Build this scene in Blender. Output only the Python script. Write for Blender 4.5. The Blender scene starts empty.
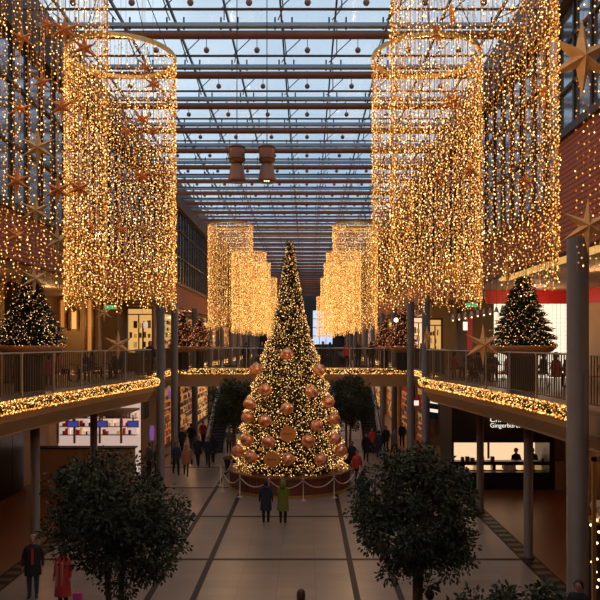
import bpy, math, random
from mathutils import Vector, Matrix
R = random.Random(7)
PI = math.pi
C = bpy.context.scene.collection
sc = bpy.context.scene
AX = -0.8            # the arcade's centre line
F = 713.0
def W(px, py, D):    # a measured direction at a chosen distance -> place in the mall
    return Vector(((px-306)*D/F, D, 7.1-(py-344)*D/F))

# ---------------------------------------------------------------- camera, sky, exposure
cd = bpy.data.cameras.new('camera'); cam = bpy.data.objects.new('camera', cd); C.objects.link(cam)
cam.location = (0, 0, 7.1); cam.rotation_euler = (PI/2, 0, 0)
cd.sensor_width = 36; cd.lens = 36*F/600; cd.shift_x = -0.01; cd.shift_y = 44/600.0
cd.clip_end = 400
sc.camera = cam
sc.view_settings.view_transform = 'Standard'; sc.view_settings.look = 'None'
sc.view_settings.gamma = 1; sc.view_settings.use_curve_mapping = False
sc.view_settings.exposure = 0.0
wd = bpy.data.worlds.new('sky'); sc.world = wd; wd.use_nodes = True
nt = wd.node_tree; nt.nodes.clear()
o_ = nt.nodes.new('ShaderNodeOutputWorld'); b_ = nt.nodes.new('ShaderNodeBackground')
tc = nt.nodes.new('ShaderNodeTexCoord'); nz = nt.nodes.new('ShaderNodeTexNoise'); nz.inputs['Scale'].default_value = 2.2
nz.inputs['Detail'].default_value = 4
cr = nt.nodes.new('ShaderNodeValToRGB'); cr.color_ramp.elements[0].position = .35; cr.color_ramp.elements[1].position = .65
cr.color_ramp.elements[0].color = (.40, .53, .67, 1); cr.color_ramp.elements[1].color = (.74, .85, .95, 1)
nt.links.new(tc.outputs['Generated'], nz.inputs['Vector']); nt.links.new(nz.outputs['Fac'], cr.inputs['Fac'])
nt.links.new(cr.outputs['Color'], b_.inputs['Color']); nt.links.new(b_.outputs[0], o_.inputs[0])
b_.inputs['Strength'].default_value = 1.3
WARM = (1.0, .56, .22)
def lamp(loc, w, col=WARM, r=.04):
    l = bpy.data.lights.new('bulb', 'POINT'); l.energy = w; l.color = col; l.shadow_soft_size = r
    o = bpy.data.objects.new('bulb', l); C.objects.link(o); o.location = loc
    return o
DRUMS = [(12, -4.75, 2.80), (18.2, -4.72, 3.07), (44, -4.66, 3.02), (57, -4.56, 3.0), (64.5, -4.6, 3.0), (79, -4.6, 3.0), (110, -4.6, 3.0)]
for D, xl, xr in DRUMS:
    for x in (xl, xr):
        for z in ((14.9, 12.4) if D < 15 else (13.9, 8.3)): lamp((x, D, z), 75)  # unseen point lights inside each drum, standing in for its strings' summed light
lamp((AX, 31.6, 6), 70); lamp((AX-3.4, 34, 6), 50); lamp((AX+3.4, 34, 6), 50)   # the glow of the big tree's fairy lights
for D in (16, 24, 31, 39):
    for s in (-1, 1):
        lamp((AX+s*10.6, D, 4.0), 20, (1, .45, .18)); lamp((AX+s*10.6, D, 9.1), 50, (1, .55, .25))
for D in (54, 68, 84, 104):
    for s in (-1, 1):
        lamp((AX+s*8.0, D, 9.1), 60, (1, .55, .25)); lamp((AX+s*8.0, D, 3.9), 45, (1, .5, .2))
for x in (-4.8, 2.9): lamp((x, 6.2, 11.5), 130)  # added fill lights without any fixture, to brighten the paper stars from the front
for D in (60, 90): lamp((AX, D, 12), 150, (1, .5, .2))

# ---------------------------------------------------------------- materials
MATS = {}
def mat(name, col, rough=.6, metal=0, noise=0, scale=8, emit=None, es=0, spec=.5, bump=0):
    if name in MATS: return MATS[name]
    m = bpy.data.materials.new(name); m.use_nodes = True; t = m.node_tree; p = t.nodes['Principled BSDF']
    p.inputs['Base Color'].default_value = (*col, 1); p.inputs['Roughness'].default_value = rough
    p.inputs['Metallic'].default_value = metal; p.inputs['Specular IOR Level'].default_value = spec
    if noise or bump:
        tcn = t.nodes.new('ShaderNodeTexCoord'); n = t.nodes.new('ShaderNodeTexNoise'); n.inputs['Scale'].default_value = scale
        n.inputs['Detail'].default_value = 5
        t.links.new(tcn.outputs['Object'], n.inputs['Vector'])
        if noise:
            r = t.nodes.new('ShaderNodeValToRGB')
            r.color_ramp.elements[0].position = .3; r.color_ramp.elements[1].position = .7
            r.color_ramp.elements[0].color = (*[c*(1-noise) for c in col], 1)
            r.color_ramp.elements[1].color = (*[min(1, c*(1+noise)) for c in col], 1)
            t.links.new(n.outputs['Fac'], r.inputs['Fac']); t.links.new(r.outputs['Color'], p.inputs['Base Color'])
        if bump:
            b = t.nodes.new('ShaderNodeBump'); b.inputs['Strength'].default_value = bump
            t.links.new(n.outputs['Fac'], b.inputs['Height']); t.links.new(b.outputs['Normal'], p.inputs['Normal'])
    if emit:
        p.inputs['Emission Color'].default_value = (*emit, 1); p.inputs['Emission Strength'].default_value = es
    MATS[name] = m
    return m
def bulbmat(name, col, s):
    m = bpy.data.materials.new(name); m.use_nodes = True; t = m.node_tree; t.nodes.clear()
    o = t.nodes.new('ShaderNodeOutputMaterial'); e = t.nodes.new('ShaderNodeEmission')
    e.inputs['Color'].default_value = (*col, 1); e.inputs['Strength'].default_value = s
    t.links.new(e.outputs[0], o.inputs[0]); m.cycles.emission_sampling = 'NONE'; return m
M = {}
M['bulb'] = [bulbmat('bright_bulb', (1, .58, .20), 3.4), bulbmat('warm_bulb', (1, .43, .075), 1.7), bulbmat('dim_bulb', (1, .30, .035), .75)]
M['bulb_tree'] = [bulbmat('bright_tree_bulb', (1, .62, .24), 2.8), bulbmat('warm_tree_bulb', (1, .45, .12), 1.3), bulbmat('dim_tree_bulb', (1, .35, .08), .45)]
M['bulb_red'] = [bulbmat('amber_bulb', (1, .40, .18), 1.6), bulbmat('amber_bulb_b', (1, .28, .10), .7), bulbmat('amber_bulb_c', (1, .22, .08), .4)]
M['bulb_fir'] = [bulbmat('fir_bulb', (1, .58, .30), 2.6), bulbmat('fir_bulb_b', (1, .48, .22), 1.2), bulbmat('fir_bulb_c', (1, .4, .15), .6)]
M['bulb_big'] = bulbmat('large_bulb', (1, .62, .3), 5)
M['wire'] = mat('copper_wire', (.34, .17, .06), .5)
M['wire_dark'] = mat('steel_wire', (.05, .04, .04), .5, .3)
M['ring'] = mat('gold_ring', (.85, .55, .2), .35, .6)
M['tube'] = mat('roof_tube', (.20, .075, .045), .5, 0, .12, 2)
M['gutter'] = mat('roof_gutter', (.30, .38, .46), .5)
M['rod'] = mat('roof_rod', (.07, .055, .055), .5, .3)
M['globe'] = mat('globe_brown', (.22, .12, .09), .5)
M['conc'] = mat('painted_column', (.105, .075, .06), .5, 0, .06, 3)
M['cream'] = mat('cream_fascia', (.36, .225, .13), .75, 0, .05, 1.5)
M['slab'] = mat('gallery_floor', (.22, .15, .10), .4)
M['wallc'] = mat('plaster', (.42, .29, .17), .8, 0, .08, .7)
M['walld'] = mat('dark_wall', (.07, .05, .045), .7, 0, .15, .6)
M['terra0'] = None
M['darkframe'] = mat('dark_frame', (.03, .022, .02), .5)
M['brown'] = mat('brown_wood', (.16, .065, .03), .5, 0, .25, 5)
M['redwood'] = mat('red_wood', (.17, .045, .025), .5, 0, .25, 6)
M['bowl'] = mat('copper_bowl', (.52, .24, .11), .45, .1)
M['star'] = mat('star_paper', (.72, .42, .17), .6, 0, .12, 5)
M['star_orange'] = mat('star_orange', (.80, .27, .06), .6, 0, .15, 5)
M['bauble'] = mat('bauble_copper', (.72, .26, .11), .25, .55)
M['disc'] = mat('disc_orange', (.75, .28, .07), .45, .1)
M['disc_mark'] = mat('disc_mark', (.22, .10, .04), .6)
M['needle'] = mat('fir_needles', (.030, .045, .018), .8, 0, .3, 6)
M['leaf'] = mat('ficus_leaf', (.036, .046, .024), .6, 0, .45, 3, spec=.3)
M['bark'] = mat('bark', (.13, .085, .05), .9, 0, .3, 14, bump=.4)
M['pot'] = mat('planter', (.10, .08, .07), .6)
M['soil'] = mat('soil', (.04, .03, .02), .95, 0, .3, 20)
M['rope'] = mat('white_rope', (.62, .50, .42), .7)
M['steel'] = mat('brushed_steel', (.45, .42, .40), .35, .6)
M['rail'] = mat('rail_steel', (.34, .29, .25), .4, .3)
M['bal'] = mat('baluster', (.09, .06, .045), .5, .3)
M['skin'] = mat('skin', (.46, .22, .15), .6)
M['eye'] = mat('eye_dark', (.02, .015, .012), .4)
M['black'] = mat('black_cloth', (.012, .012, .015), .85)
M['navy'] = mat('navy_cloth', (.015, .025, .05), .85)
M['jeans'] = mat('denim', (.035, .06, .13), .85, 0, .2, 30)
M['green'] = mat('green_cloth', (.16, .18, .025), .85, 0, .15, 10)
M['olive'] = mat('dark_olive_hem', (.10, .095, .045), .9)
M['redc'] = mat('red_cloth', (.42, .035, .03), .85, 0, .15, 10)
M['pinkc'] = mat('pink_cloth', (.48, .16, .12), .85)
M['orangec'] = mat('orange_cloth', (.36, .13, .05), .85)
M['greyc'] = mat('grey_cloth', (.09, .08, .08), .85)
M['hair'] = mat('dark_hair', (.025, .015, .01), .7)
M['hairg'] = mat('grey_hair', (.24, .17, .14), .7)
M['hairb'] = mat('brown_hair', (.09, .03, .018), .7)
M['shoe'] = mat('shoe', (.01, .01, .01), .5)
M['screen'] = mat('white_screen', (.8, .75, .6), .5, emit=(1, .93, .72), es=1.05)
M['litwarm'] = mat('lit_panel', (.35, .17, .06), .6, emit=(1, .38, .08), es=.42)
M['litgold'] = mat('lit_gold', (.5, .33, .12), .6, emit=(1, .56, .16), es=.7)
M['litwhite'] = mat('lit_white', (.8, .7, .6), .6, emit=(1, .72, .62), es=.5)
M['kitchen'] = mat('lit_kitchen', (.8, .6, .4), .6, emit=(1, .66, .38), es=1.0)
M['blue'] = mat('blue_screen', (.02, .02, .1), .4, emit=(.10, .12, .55), es=.4)
M['violet'] = mat('violet_sign', (.3, .1, .5), .4, emit=(.5, .2, .8), es=.22)
M['redsign'] = mat('red_sign', (.38, .015, .012), .5, emit=(1, .04, .03), es=.10)
M['greensign'] = mat('green_sign', (.02, .3, .1), .5, emit=(.1, .8, .3), es=.5)
M['whitesign'] = mat('white_sign', (.8, .8, .7), .5, emit=(1, .95, .8), es=.9)
M['day'] = mat('daylight_glass', (.6, .7, .9), .3, emit=(.50, .66, 1), es=1.05)
M['blackpanel'] = mat('black_panel', (.010, .009, .009), .35)
M['goldframe'] = mat('gold_frame', (.55, .32, .08), .4, .5)
M['bell'] = mat('bell_housing', (.24, .11, .07), .45, .3)
M['stair'] = mat('escalator_step', (.05, .05, .055), .5, .3)
M['belt'] = mat('escalator_skirt', (.48, .46, .48), .4, .4)
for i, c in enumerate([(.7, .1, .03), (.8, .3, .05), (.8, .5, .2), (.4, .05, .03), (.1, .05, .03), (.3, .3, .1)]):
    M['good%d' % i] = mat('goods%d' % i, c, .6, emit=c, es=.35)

def louvre():
    m = mat('terracotta_louvre', (.26, .062, .03), .7); t = m.node_tree; p = t.nodes['Principled BSDF']
    g = t.nodes.new('ShaderNodeNewGeometry'); w = t.nodes.new('ShaderNodeTexWave'); w.bands_direction = 'Z'; w.inputs['Scale'].default_value = 2.4
    r = t.nodes.new('ShaderNodeValToRGB'); r.color_ramp.elements[0].color = (.11, .026, .014, 1); r.color_ramp.elements[1].color = (.32, .085, .042, 1)
    r.color_ramp.elements[1].position = .45
    t.links.new(g.outputs['Position'], w.inputs['Vector']); t.links.new(w.outputs['Fac'], r.inputs['Fac']); t.links.new(r.outputs['Color'], p.inputs['Base Color'])
    return m
M['terra'] = louvre()
def glassmat(name, tint, gl=.12):
    m = bpy.data.materials.new(name); m.use_nodes = True; t = m.node_tree; t.nodes.clear()
    o = t.nodes.new('ShaderNodeOutputMaterial'); a = t.nodes.new('ShaderNodeBsdfTransparent'); g = t.nodes.new('ShaderNodeBsdfGlossy'); x = t.nodes.new('ShaderNodeMixShader')
    a.inputs['Color'].default_value = (*tint, 1); g.inputs['Roughness'].default_value = .08; x.inputs['Fac'].default_value = gl
    t.links.new(a.outputs[0], x.inputs[1]); t.links.new(g.outputs[0], x.inputs[2]); t.links.new(x.outputs[0], o.inputs[0]); return m
M['glass'] = glassmat('clear_glass', (.92, .95, .97), .08)
M['winglass'] = mat('window_glass', (.30, .36, .44), .1, .75)
def floormat():
    m = mat('stone_tiles', (.5, .4, .3), .3, spec=.4); t = m.node_tree; p = t.nodes['Principled BSDF']
    g = t.nodes.new('ShaderNodeNewGeometry')
    mp = t.nodes.new('ShaderNodeMapping'); mp.inputs['Location'].default_value = (3.11, .05, 0)
    br = t.nodes.new('ShaderNodeTexBrick'); br.offset = 0; br.inputs['Scale'].default_value = 1
    br.inputs['Brick Width'].default_value = 1.13; br.inputs['Row Height'].default_value = .65; br.inputs['Mortar Size'].default_value = .008
    br.inputs['Color1'].default_value = (.30, .225, .18, 1); br.inputs['Color2'].default_value = (.35, .265, .21, 1); br.inputs['Mortar'].default_value = (.20, .145, .115, 1)
    n = t.nodes.new('ShaderNodeTexNoise'); n.inputs['Scale'].default_value = .5; n.inputs['Detail'].default_value = 6
    mx = t.nodes.new('ShaderNodeMixRGB'); mx.blend_type = 'MULTIPLY'; mx.inputs['Fac'].default_value = .45
    t.links.new(g.outputs['Position'], mp.inputs['Vector']); t.links.new(mp.outputs[0], br.inputs['Vector']); t.links.new(g.outputs['Position'], n.inputs['Vector'])
    t.links.new(br.outputs['Color'], mx.inputs[1]); t.links.new(n.outputs['Fac'], mx.inputs[2]); t.links.new(mx.outputs[0], p.inputs['Base Color'])
    return m
M['floor'] = floormat()
M['stripe'] = mat('dark_granite', (.022, .013, .011), .5, spec=.2)
M['sidefloor'] = mat('brown_floor', (.22, .095, .05), .3, 0, .15, .5)
def baubmat():
    m = mat('swirl_bauble', (.7, .24, .1), .28, .5); t = m.node_tree; p = t.nodes['Principled BSDF']
    tcn = t.nodes.new('ShaderNodeTexCoord'); w = t.nodes.new('ShaderNodeTexWave'); w.bands_direction = 'DIAGONAL'; w.inputs['Scale'].default_value = 1.6; w.inputs['Distortion'].default_value = 2
    r = t.nodes.new('ShaderNodeValToRGB'); r.color_ramp.elements[0].color = (.75, .20, .08, 1); r.color_ramp.elements[1].color = (1, .6, .35, 1)
    t.links.new(tcn.outputs['Object'], w.inputs['Vector']); t.links.new(w.outputs['Fac'], r.inputs['Fac']); t.links.new(r.outputs['Color'], p.inputs['Base Color'])
    return m
M['bauble'] = baubmat()

# ---------------------------------------------------------------- mesh helpers
class MB:
    def __init__(s): s.v = []; s.f = []; s.m = []; s.sm = []
    def add(s, vs, fs, mi=0, smooth=False):
        n = len(s.v); s.v.extend(vs); s.f.extend([tuple(i+n for i in f) for f in fs]); s.m.extend([mi]*len(fs)); s.sm.extend([smooth]*len(fs)); return s
    def box(s, c, d, rz=0, mi=0):
        hx, hy, hz = d[0]/2, d[1]/2, d[2]/2; ca, sa = math.cos(rz), math.sin(rz); vs = []
        for z in (-hz, hz):
            for x, y in ((-hx, -hy), (hx, -hy), (hx, hy), (-hx, hy)): vs.append((c[0]+x*ca-y*sa, c[1]+x*sa+y*ca, c[2]+z))
        return s.add(vs, [(3, 2, 1, 0), (4, 5, 6, 7), (0, 1, 5, 4), (1, 2, 6, 5), (2, 3, 7, 6), (3, 0, 4, 7)], mi)
    def b2(s, a, b, mi=0): return s.box([(a[i]+b[i])/2 for i in range(3)], [abs(a[i]-b[i]) for i in range(3)], 0, mi)
    def tube(s, pts, r, n=8, mi=0, cap=True, smooth=True):
        pts = [Vector(p) for p in pts]; rs = r if isinstance(r, (list, tuple)) else [r]*len(pts); vs = []; fs = []
        up = None
        for i, p in enumerate(pts):
            t = (pts[min(i+1, len(pts)-1)]-pts[max(i-1, 0)]).normalized()
            a = t.cross(Vector((0, 0, 1)) if abs(t.z) < .95 else Vector((0, 1, 0))).normalized(); b = t.cross(a)
            for k in range(n):
                q = 2*PI*k/n; vs.append(tuple(p+(a*math.cos(q)+b*math.sin(q))*rs[i]))
        for i in range(len(pts)-1):
            for k in range(n):
                k2 = (k+1) % n; fs.append((i*n+k, i*n+k2, (i+1)*n+k2, (i+1)*n+k))
        if cap: fs.append(tuple(range(n))); fs.append(tuple((len(pts)-1)*n+k for k in reversed(range(n))))
        return s.add(vs, fs, mi, smooth)
    def lathe(s, prof, c=(0, 0, 0), n=24, mi=0, smooth=True, sx=1, sy=1):
        vs = []; fs = []
        for r, z in prof:
            for k in range(n):
                q = 2*PI*k/n; vs.append((c[0]+r*sx*math.cos(q), c[1]+r*sy*math.sin(q), c[2]+z))
        for i in range(len(prof)-1):
            for k in range(n):
                k2 = (k+1) % n; fs.append((i*n+k, i*n+k2, (i+1)*n+k2, (i+1)*n+k))
        if prof[0][0] > .0005: fs.append(tuple(reversed(range(n))))
        if prof[-1][0] > .0005: fs.append(tuple((len(prof)-1)*n+k for k in range(n)))
        return s.add(vs, fs, mi, smooth)
    def prism(s, poly, z0, z1, mi=0):
        n = len(poly); vs = [(x, y, z0) for x, y in poly]+[(x, y, z1) for x, y in poly]
        fs = [tuple(reversed(range(n))), tuple(range(n, 2*n))]+[(i, (i+1) % n, (i+1) % n+n, i+n) for i in range(n)]
        return s.add(vs, fs, mi)
    def octa(s, p, r, mi=None):
        if mi is None: mi = (0, 1, 1, 2, 2)[R.randrange(5)]
        x, y, z = p
        return s.add([(x+r, y, z), (x-r, y, z), (x, y+r, z), (x, y-r, z), (x, y, z+r*1.2), (x, y, z-r*1.2)],
                     [(0, 2, 4), (2, 1, 4), (1, 3, 4), (3, 0, 4), (2, 0, 5), (1, 2, 5), (3, 1, 5), (0, 3, 5)], mi)
    def mesh(s, name, mats):
        me = bpy.data.meshes.new(name); me.from_pydata([tuple(v) for v in s.v], [], s.f)
        for m in (mats if isinstance(mats, (list, tuple)) else [mats]): me.materials.append(m)
        me.polygons.foreach_set('material_index', s.m); me.polygons.foreach_set('use_smooth', s.sm); me.update(); return me
    def build(s, name, mats, parent=None, loc=None):
        o = bpy.data.objects.new(name, s.mesh(name, mats)); C.objects.link(o)
        if parent: o.parent = parent
        if loc: o.location = loc
        return o
def tag(o, label=None, cat=None, group=None, kind=None):
    if label: o['label'] = label
    if cat: o['category'] = cat
    if group: o['group'] = group
    if kind: o['kind'] = kind
    return o
def empty(name, loc=(0, 0, 0), rz=0, label=None, cat=None, group=None, kind=None):
    o = bpy.data.objects.new(name, None); C.objects.link(o); o.location = loc; o.rotation_euler = (0, 0, rz)
    return tag(o, label, cat, group, kind)
def inst(name, me, parent=None, loc=(0, 0, 0), rz=0):
    o = bpy.data.objects.new(name, me); C.objects.link(o); o.parent = parent; o.location = loc; o.rotation_euler = (0, 0, rz); return o
def copy_tree(o, parent=None):
    c = o.copy(); C.objects.link(c); c.parent = parent
    for ch in list(o.children): copy_tree(ch, c)
    return c
def S(o): o['kind'] = 'structure'; return o

# ================================================================ STRUCTURE
Y0, Y1 = -12, 150
XL, XR = -14.0, 12.6
S(MB().b2((XL, Y0, -.3), (XR, Y1, 0)).build('floor', M['floor']))
k = 0
def trim(bm, m):
    global k; k += 1; return S(bm.build('trim_%d' % k, m))
E = .006
for x in (-3.14, 1.43, -4.42, 2.66): trim(MB().b2((x-.09, 8, 0), (x+.09, Y1-1, E)), M['stripe'])
for i in range(-1, 20):
    y = 29.35+(i-1)*5.85
    if y > 10 and y < 145: trim(MB().b2((-8.9, y-.085, 0), (7.1, y+.085, E+.002)), M['stripe'])
def stripes(x0, x1):
    b = MB()
    b.b2((x0, 8, 0), (x1, 46, E+.004))
    y = 8.3
    while y < 45.5: b.b2((x0+.06, y, 0), (x1-.06, y+.3, E+.007), 1); y += .62
    trim(b, [M['stripe'], mat('granite_band_tile', (.075, .048, .038), .4)])
stripes(7.08, 7.66); stripes(-9.36, -8.78)
for x0, x1 in ((7.66, XR), (XL, -9.36)): trim(MB().b2((x0, Y0, 0), (x1, 46, E+.001)), M['sidefloor'])

S(MB().b2((XL-.3, Y0, -.3), (XL, 46, 10)).build('wall_left', M['wallc']))
S(MB().b2((XR, Y0, -.3), (XR+.3, 46, 10)).build('wall_right', M['wallc']))
S(MB().b2((XL-.3, Y0-.3, -.3), (XR+.3, Y0, 18)).build('wall_back', M['walld']))
eb = MB()
eb.b2((XL-.3, Y1, -.3), (1.4, Y1+.3, 18)); eb.b2((5.6, Y1, -.3), (XR+.3, Y1+.3, 18)); eb.b2((1.4, Y1, -.3), (5.6, Y1+.3, 7.0)); eb.b2((1.4, Y1, 14.2), (5.6, Y1+.3, 18))
S(eb.build('wall_front', M['walld']))
w = S(empty('window_1', (3.5, Y1, 7)))
MB().b2((-2.1, .1, 0), (2.1, .2, 7.2)).build('pane', M['day'], w)
fb = MB()
for i in range(4): fb.b2((-2.1+i*1.4-.06, -.05, 0), (-2.1+i*1.4+.06, .05, 7.2))
for i in range(5): fb.b2((-2.1, -.05, i*1.8-.06), (2.1, .05, i*1.8+.06))
fb.build('frame', M['darkframe'], w)

# walls beside the far aisle (ground and upper storey), behind the bridge
AW = 8.9
for s, nm in ((-1, 'wall_left_aisle'), (1, 'wall_right_aisle')):
    x = AX+s*AW
    b = MB(); b.b2((x, 46, 0), (x+s*.3, Y1, 9.6)); b.b2((x, 45.7, 0), (XL if s < 0 else XR, 46, 9.6))
    S(b.build(nm, M['wallc']))

# gallery slabs: plan of the free edge (distance along the mall, offset from the centre line)
EDGE = [(-12, 8.0), (8, 7.95), (14, 7.75), (17, 7.7), (20, 7.6), (23, 7.4), (26, 7.1), (29, 6.8), (31.5, 6.5), (33, 6.32), (33.7, 6.42), (34.1, 6.75), (34.3, 7.2), (35.2, 7.5), (45.5, 7.5)]
def smooth(pts, n=4):
    out = []
    P = [Vector((a, b, 0)) for a, b in pts]
    for i in range(len(P)-1):
        p0, p1, p2, p3 = P[max(i-1, 0)], P[i], P[i+1], P[min(i+2, len(P)-1)]
        for j in range(n):
            t = j/n
            q = .5*((2*p1)+(p2-p0)*t+(2*p0-5*p1+4*p2-p3)*t*t+(3*p1-p0-3*p2+p3)*t**3); out.append((q.x, q.y))
    out.append((P[-1].x, P[-1].y)); return out
ED = EDGE[:2]+smooth(EDGE[2:13], 3)+EDGE[13:]
def edge(s, off=0): return [(AX+s*(w+off), d) for d, w in ED]
for s, nm in ((-1, 'left'), (1, 'right')):
    xo = XL if s < 0 else XR
    e = edge(s)
    poly = [(xo, Y0)]+e+[(AX+s*7.5, Y1), (xo, Y1)]
    e2 = edge(s, .9)
    polyb = [(xo, Y0)]+e2+[(AX+s*8.4, Y1), (xo, Y1)]
    S(MB().prism(poly, 5.38, 5.5).build('floor_gallery_'+nm, M['slab']))
    fa = MB()   # tapering cream fascia under the edge
    n = len(e); ee = e+[(AX+s*7.5, Y1)]; eo = edge(s, .25)+[(AX+s*7.75, Y1)]
    vs = [(x, y, 5.38) for x, y in ee]+[(x, y, 4.9) for x, y in ee]+[(x, y, 4.5) for x, y in eo]
    n = len(ee); fs = []
    for i in range(n-1):
        for r_ in (0, 1): fs.append((r_*n+i, r_*n+i+1, (r_+1)*n+i+1, (r_+1)*n+i))
    fa.add(vs, fs)
    fa.prism([(xo, Y0)]+eo+[(xo, Y1)], 4.44, 4.5)
    S(fa.build('ceiling_under_gallery_'+nm, M['cream']))
    # ceiling over the upper gallery with its lit edge
    ub = MB(); ux = AX+s*7.75
    ub.b2((ux, Y0, 9.6), (xo, Y1, 9.75))
    S(ub.build('ceiling_gallery_'+nm, M['cream']))
b = MB(); b.b2((AX-7.55, 45.5, 5.38), (AX+7.55, 49, 5.5)); S(b.build('floor_bridge', M['slab']))
b = MB(); b.b2((AX-7.4, 45.6, 4.38), (AX+7.4, 48.9, 5.38)); S(b.build('ceiling_under_bridge', M['cream']))

# third storey walls: terracotta band, dark mullions and glass
wn = 1
for s, nm in ((-1, 'left'), (1, 'right')):
    x = AX+s*7.7
    for seg, (ya, yb, zt) in enumerate(((Y0, 19.84, 12.7 if s > 0 else 11.1), (19.84, Y1, 11.1))):
        S(MB().b2((x, ya, 9.55), (x+s*.3, yb, zt)).build('wall_%s_band' % nm, M['terra']))
        S(MB().b2((x-s*.10, ya, zt-.12), (x, yb, zt+.1)).build('trim_%s_sill' % nm, M['darkframe']))
    S(MB().b2((x-s*.1, Y0, 16.2), (x+s*.3, Y1, 16.9)).build('wall_%s_cornice' % nm, M['walld']))
    y = 6.0
    while y < 110:
        zb = 12.75 if y+3.4 < 20 and s > 0 else 11.2
        wn += 1
        wo = S(empty('window_%d' % wn, (x, y, zb)))
        H = 16.2-zb
        MB().b2((s*.18, 0, 0), (s*.22, 3.46, H)).build('pane', M['winglass'], wo)
        fb = MB()
        for i in range(4): fb.b2((s*.10, i*1.153-.045, 0), (s*.2, i*1.153+.06, H))
        for z in (0.05, H*.36, H*.72, H-.05): fb.b2((s*.10, 0, z-.05), (s*.2, 3.46, z+.05))
        fb.build('frame', M['darkframe'], wo)
        y += 3.46
    S(MB().b2((x+s*.3, Y0, 9.7), (x+s*.4, Y1, 17.8)).build('wall_%s_upper' % nm, M['walld']))

# glass roof
RX0, RX1 = AX-7.9, AX+7.9
roof = S(empty('ceiling', (0, 0, 0)))
ys = [23.07+3.46*i for i in range(-8, 37)]
g0 = MB().tube([(RX0, 0, 0), (RX1, 0, 0)], .135, 12).mesh('girder', M['tube'])
gt = MB(); gt.b2((RX0, -.11, -.04), (RX1, .11, .05)); gt.b2((RX0, -.02, .06), (RX1, .02, .12))
gt = gt.mesh('gutter', M['gutter'])
rd = MB(); rd.tube([(RX0, 0, 0), (RX1, 0, 0)], .04, 6); rd = rd.mesh('tie_rod', M['rod'])
st = MB(); xs = [AX-7.0+1.75*i for i in range(9)]
for i, x in enumerate(xs):
    st.tube([(x, 0, 0), (x+.85, -.2, .72)], .018, 5); st.tube([(x+.1, 0, 0), (x-.1, 1.7, .45)], .02, 5); st.tube([(x+.12, 0, 0), (x+.05, -1.7, .45)], .02, 5)
    st.tube([(x-.2, -1.73, .15), (x-.2, -1.73, .55)], .03, 5); st.tube([(x+.35, -1.73, .15), (x+.35, -1.73, .55)], .03, 5)
st = st.mesh('strut', M['rod'])
gl = MB().b2((RX0, 0, 0), (RX1, 3.46, .02)).mesh('glass_pane', M['glass'])
pl = MB(); pl.b2((RX0, -.02, -.03), (RX1, .02, .02)); pl = pl.mesh('purlin', M['gutter'])
for y in ys:
    inst('girder', g0, roof, (0, y, 17.1)); inst('gutter', gt, roof, (0, y-.05, 17.36))
    inst('tie_rod', rd, roof, (0, y-1.73, 17.12)); inst('strut', st, roof, (0, y-1.73, 17.12))
    inst('glass_pane', gl, roof, (0, y, 17.86)); inst('purlin', pl, roof, (0, y-1.73, 17.76)); 
for i in range(9):
    x = AX-7.0+1.75*i
    MB().b2((x-.028, Y0, 17.66), (x+.028, Y1, 17.78)).build('glazing_bar', M['rod'], roof)
S(MB().b2((RX0-.4, Y0, 16.9), (RX0, Y1, 18.3)).build('trim_roof_left', M['walld'])); S(MB().b2((RX1, Y0, 16.9), (RX1+.4, Y1, 18.3)).build('trim_roof_right', M['walld']))
gm = MB(); gm.lathe([(0, -.1), (.06, -.085), (.095, -.03), (.1, 0), (.095, .03), (.06, .085), (0, .1)], (0, 0, .02), 12); gm.tube([(0, 0, .1), (0, 0, .42)], .014, 5)
gm = gm.mesh('roof_globe', M['globe'])
for j, y in enumerate(ys):
    if 14 < y < 72:
        for i in range(9):
            x = AX-6.15+1.75*i-.02*0
            if x > RX1-.3: continue
            o = inst('globe_lamp', gm, None, (x, y-1.80, 17.27)); OR = 'first second third fourth fifth sixth seventh eighth ninth tenth eleventh twelfth thirteenth fourteenth fifteenth sixteenth seventeenth eighteenth'.split()
            tag(o, 'brown globe under the glass roof, %s from the left, %s row of globes from us' % (OR[i], OR[int((y-14)/3.46)]), 'lamp', 'globe lamps under the glass roof')

# columns
def column(x, y, w, z1, lab, z0=0):
    b = MB(); b.lathe([(w/2+.03, 0), (w/2+.03, .12), (w/2, .13), (w/2, z1-z0)], n=24); o = b.build('column', M['conc'])
    o.location = (x, y, z0); o['label'] = lab; return S(o)
for s, sd in ((-1, 'left'), (1, 'right')):
    column(6.42, 16.85, .50, 9.6, 'tall grey column on the %s with its foot out of view' % sd) if s > 0 else column(AX-7.22, 16.85, .50, 9.6, 'grey column on the left')
    column(AX+s*6.3 if s < 0 else 5.85, 34.8, .40, 9.6, 'slim grey column at the rounded gallery end')
    column(AX+s*7.0, 42.3, .42, 9.6, 'slim column before the far bridge')
    for y in (50, 58, 66, 74, 82, 90, 98, 106): column(AX+s*7.0, y, .42, 9.6, 'column along the far aisle')
    column(AX+s*9.75, 40.8, .66, 9.6, 'thick dark column behind the gallery')
    column(AX+s*8.13, 23.5, .30, 4.32, 'thin column carrying the gallery'); column(AX+s*8.13, 30, .30, 4.32, 'thin column carrying the gallery')
    for y in ((29, 21, 13) if s < 0 else (13,)): column(AX+s*11.2, y, .5, 9.6, 'column set back on the upper gallery', 5.5)

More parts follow.
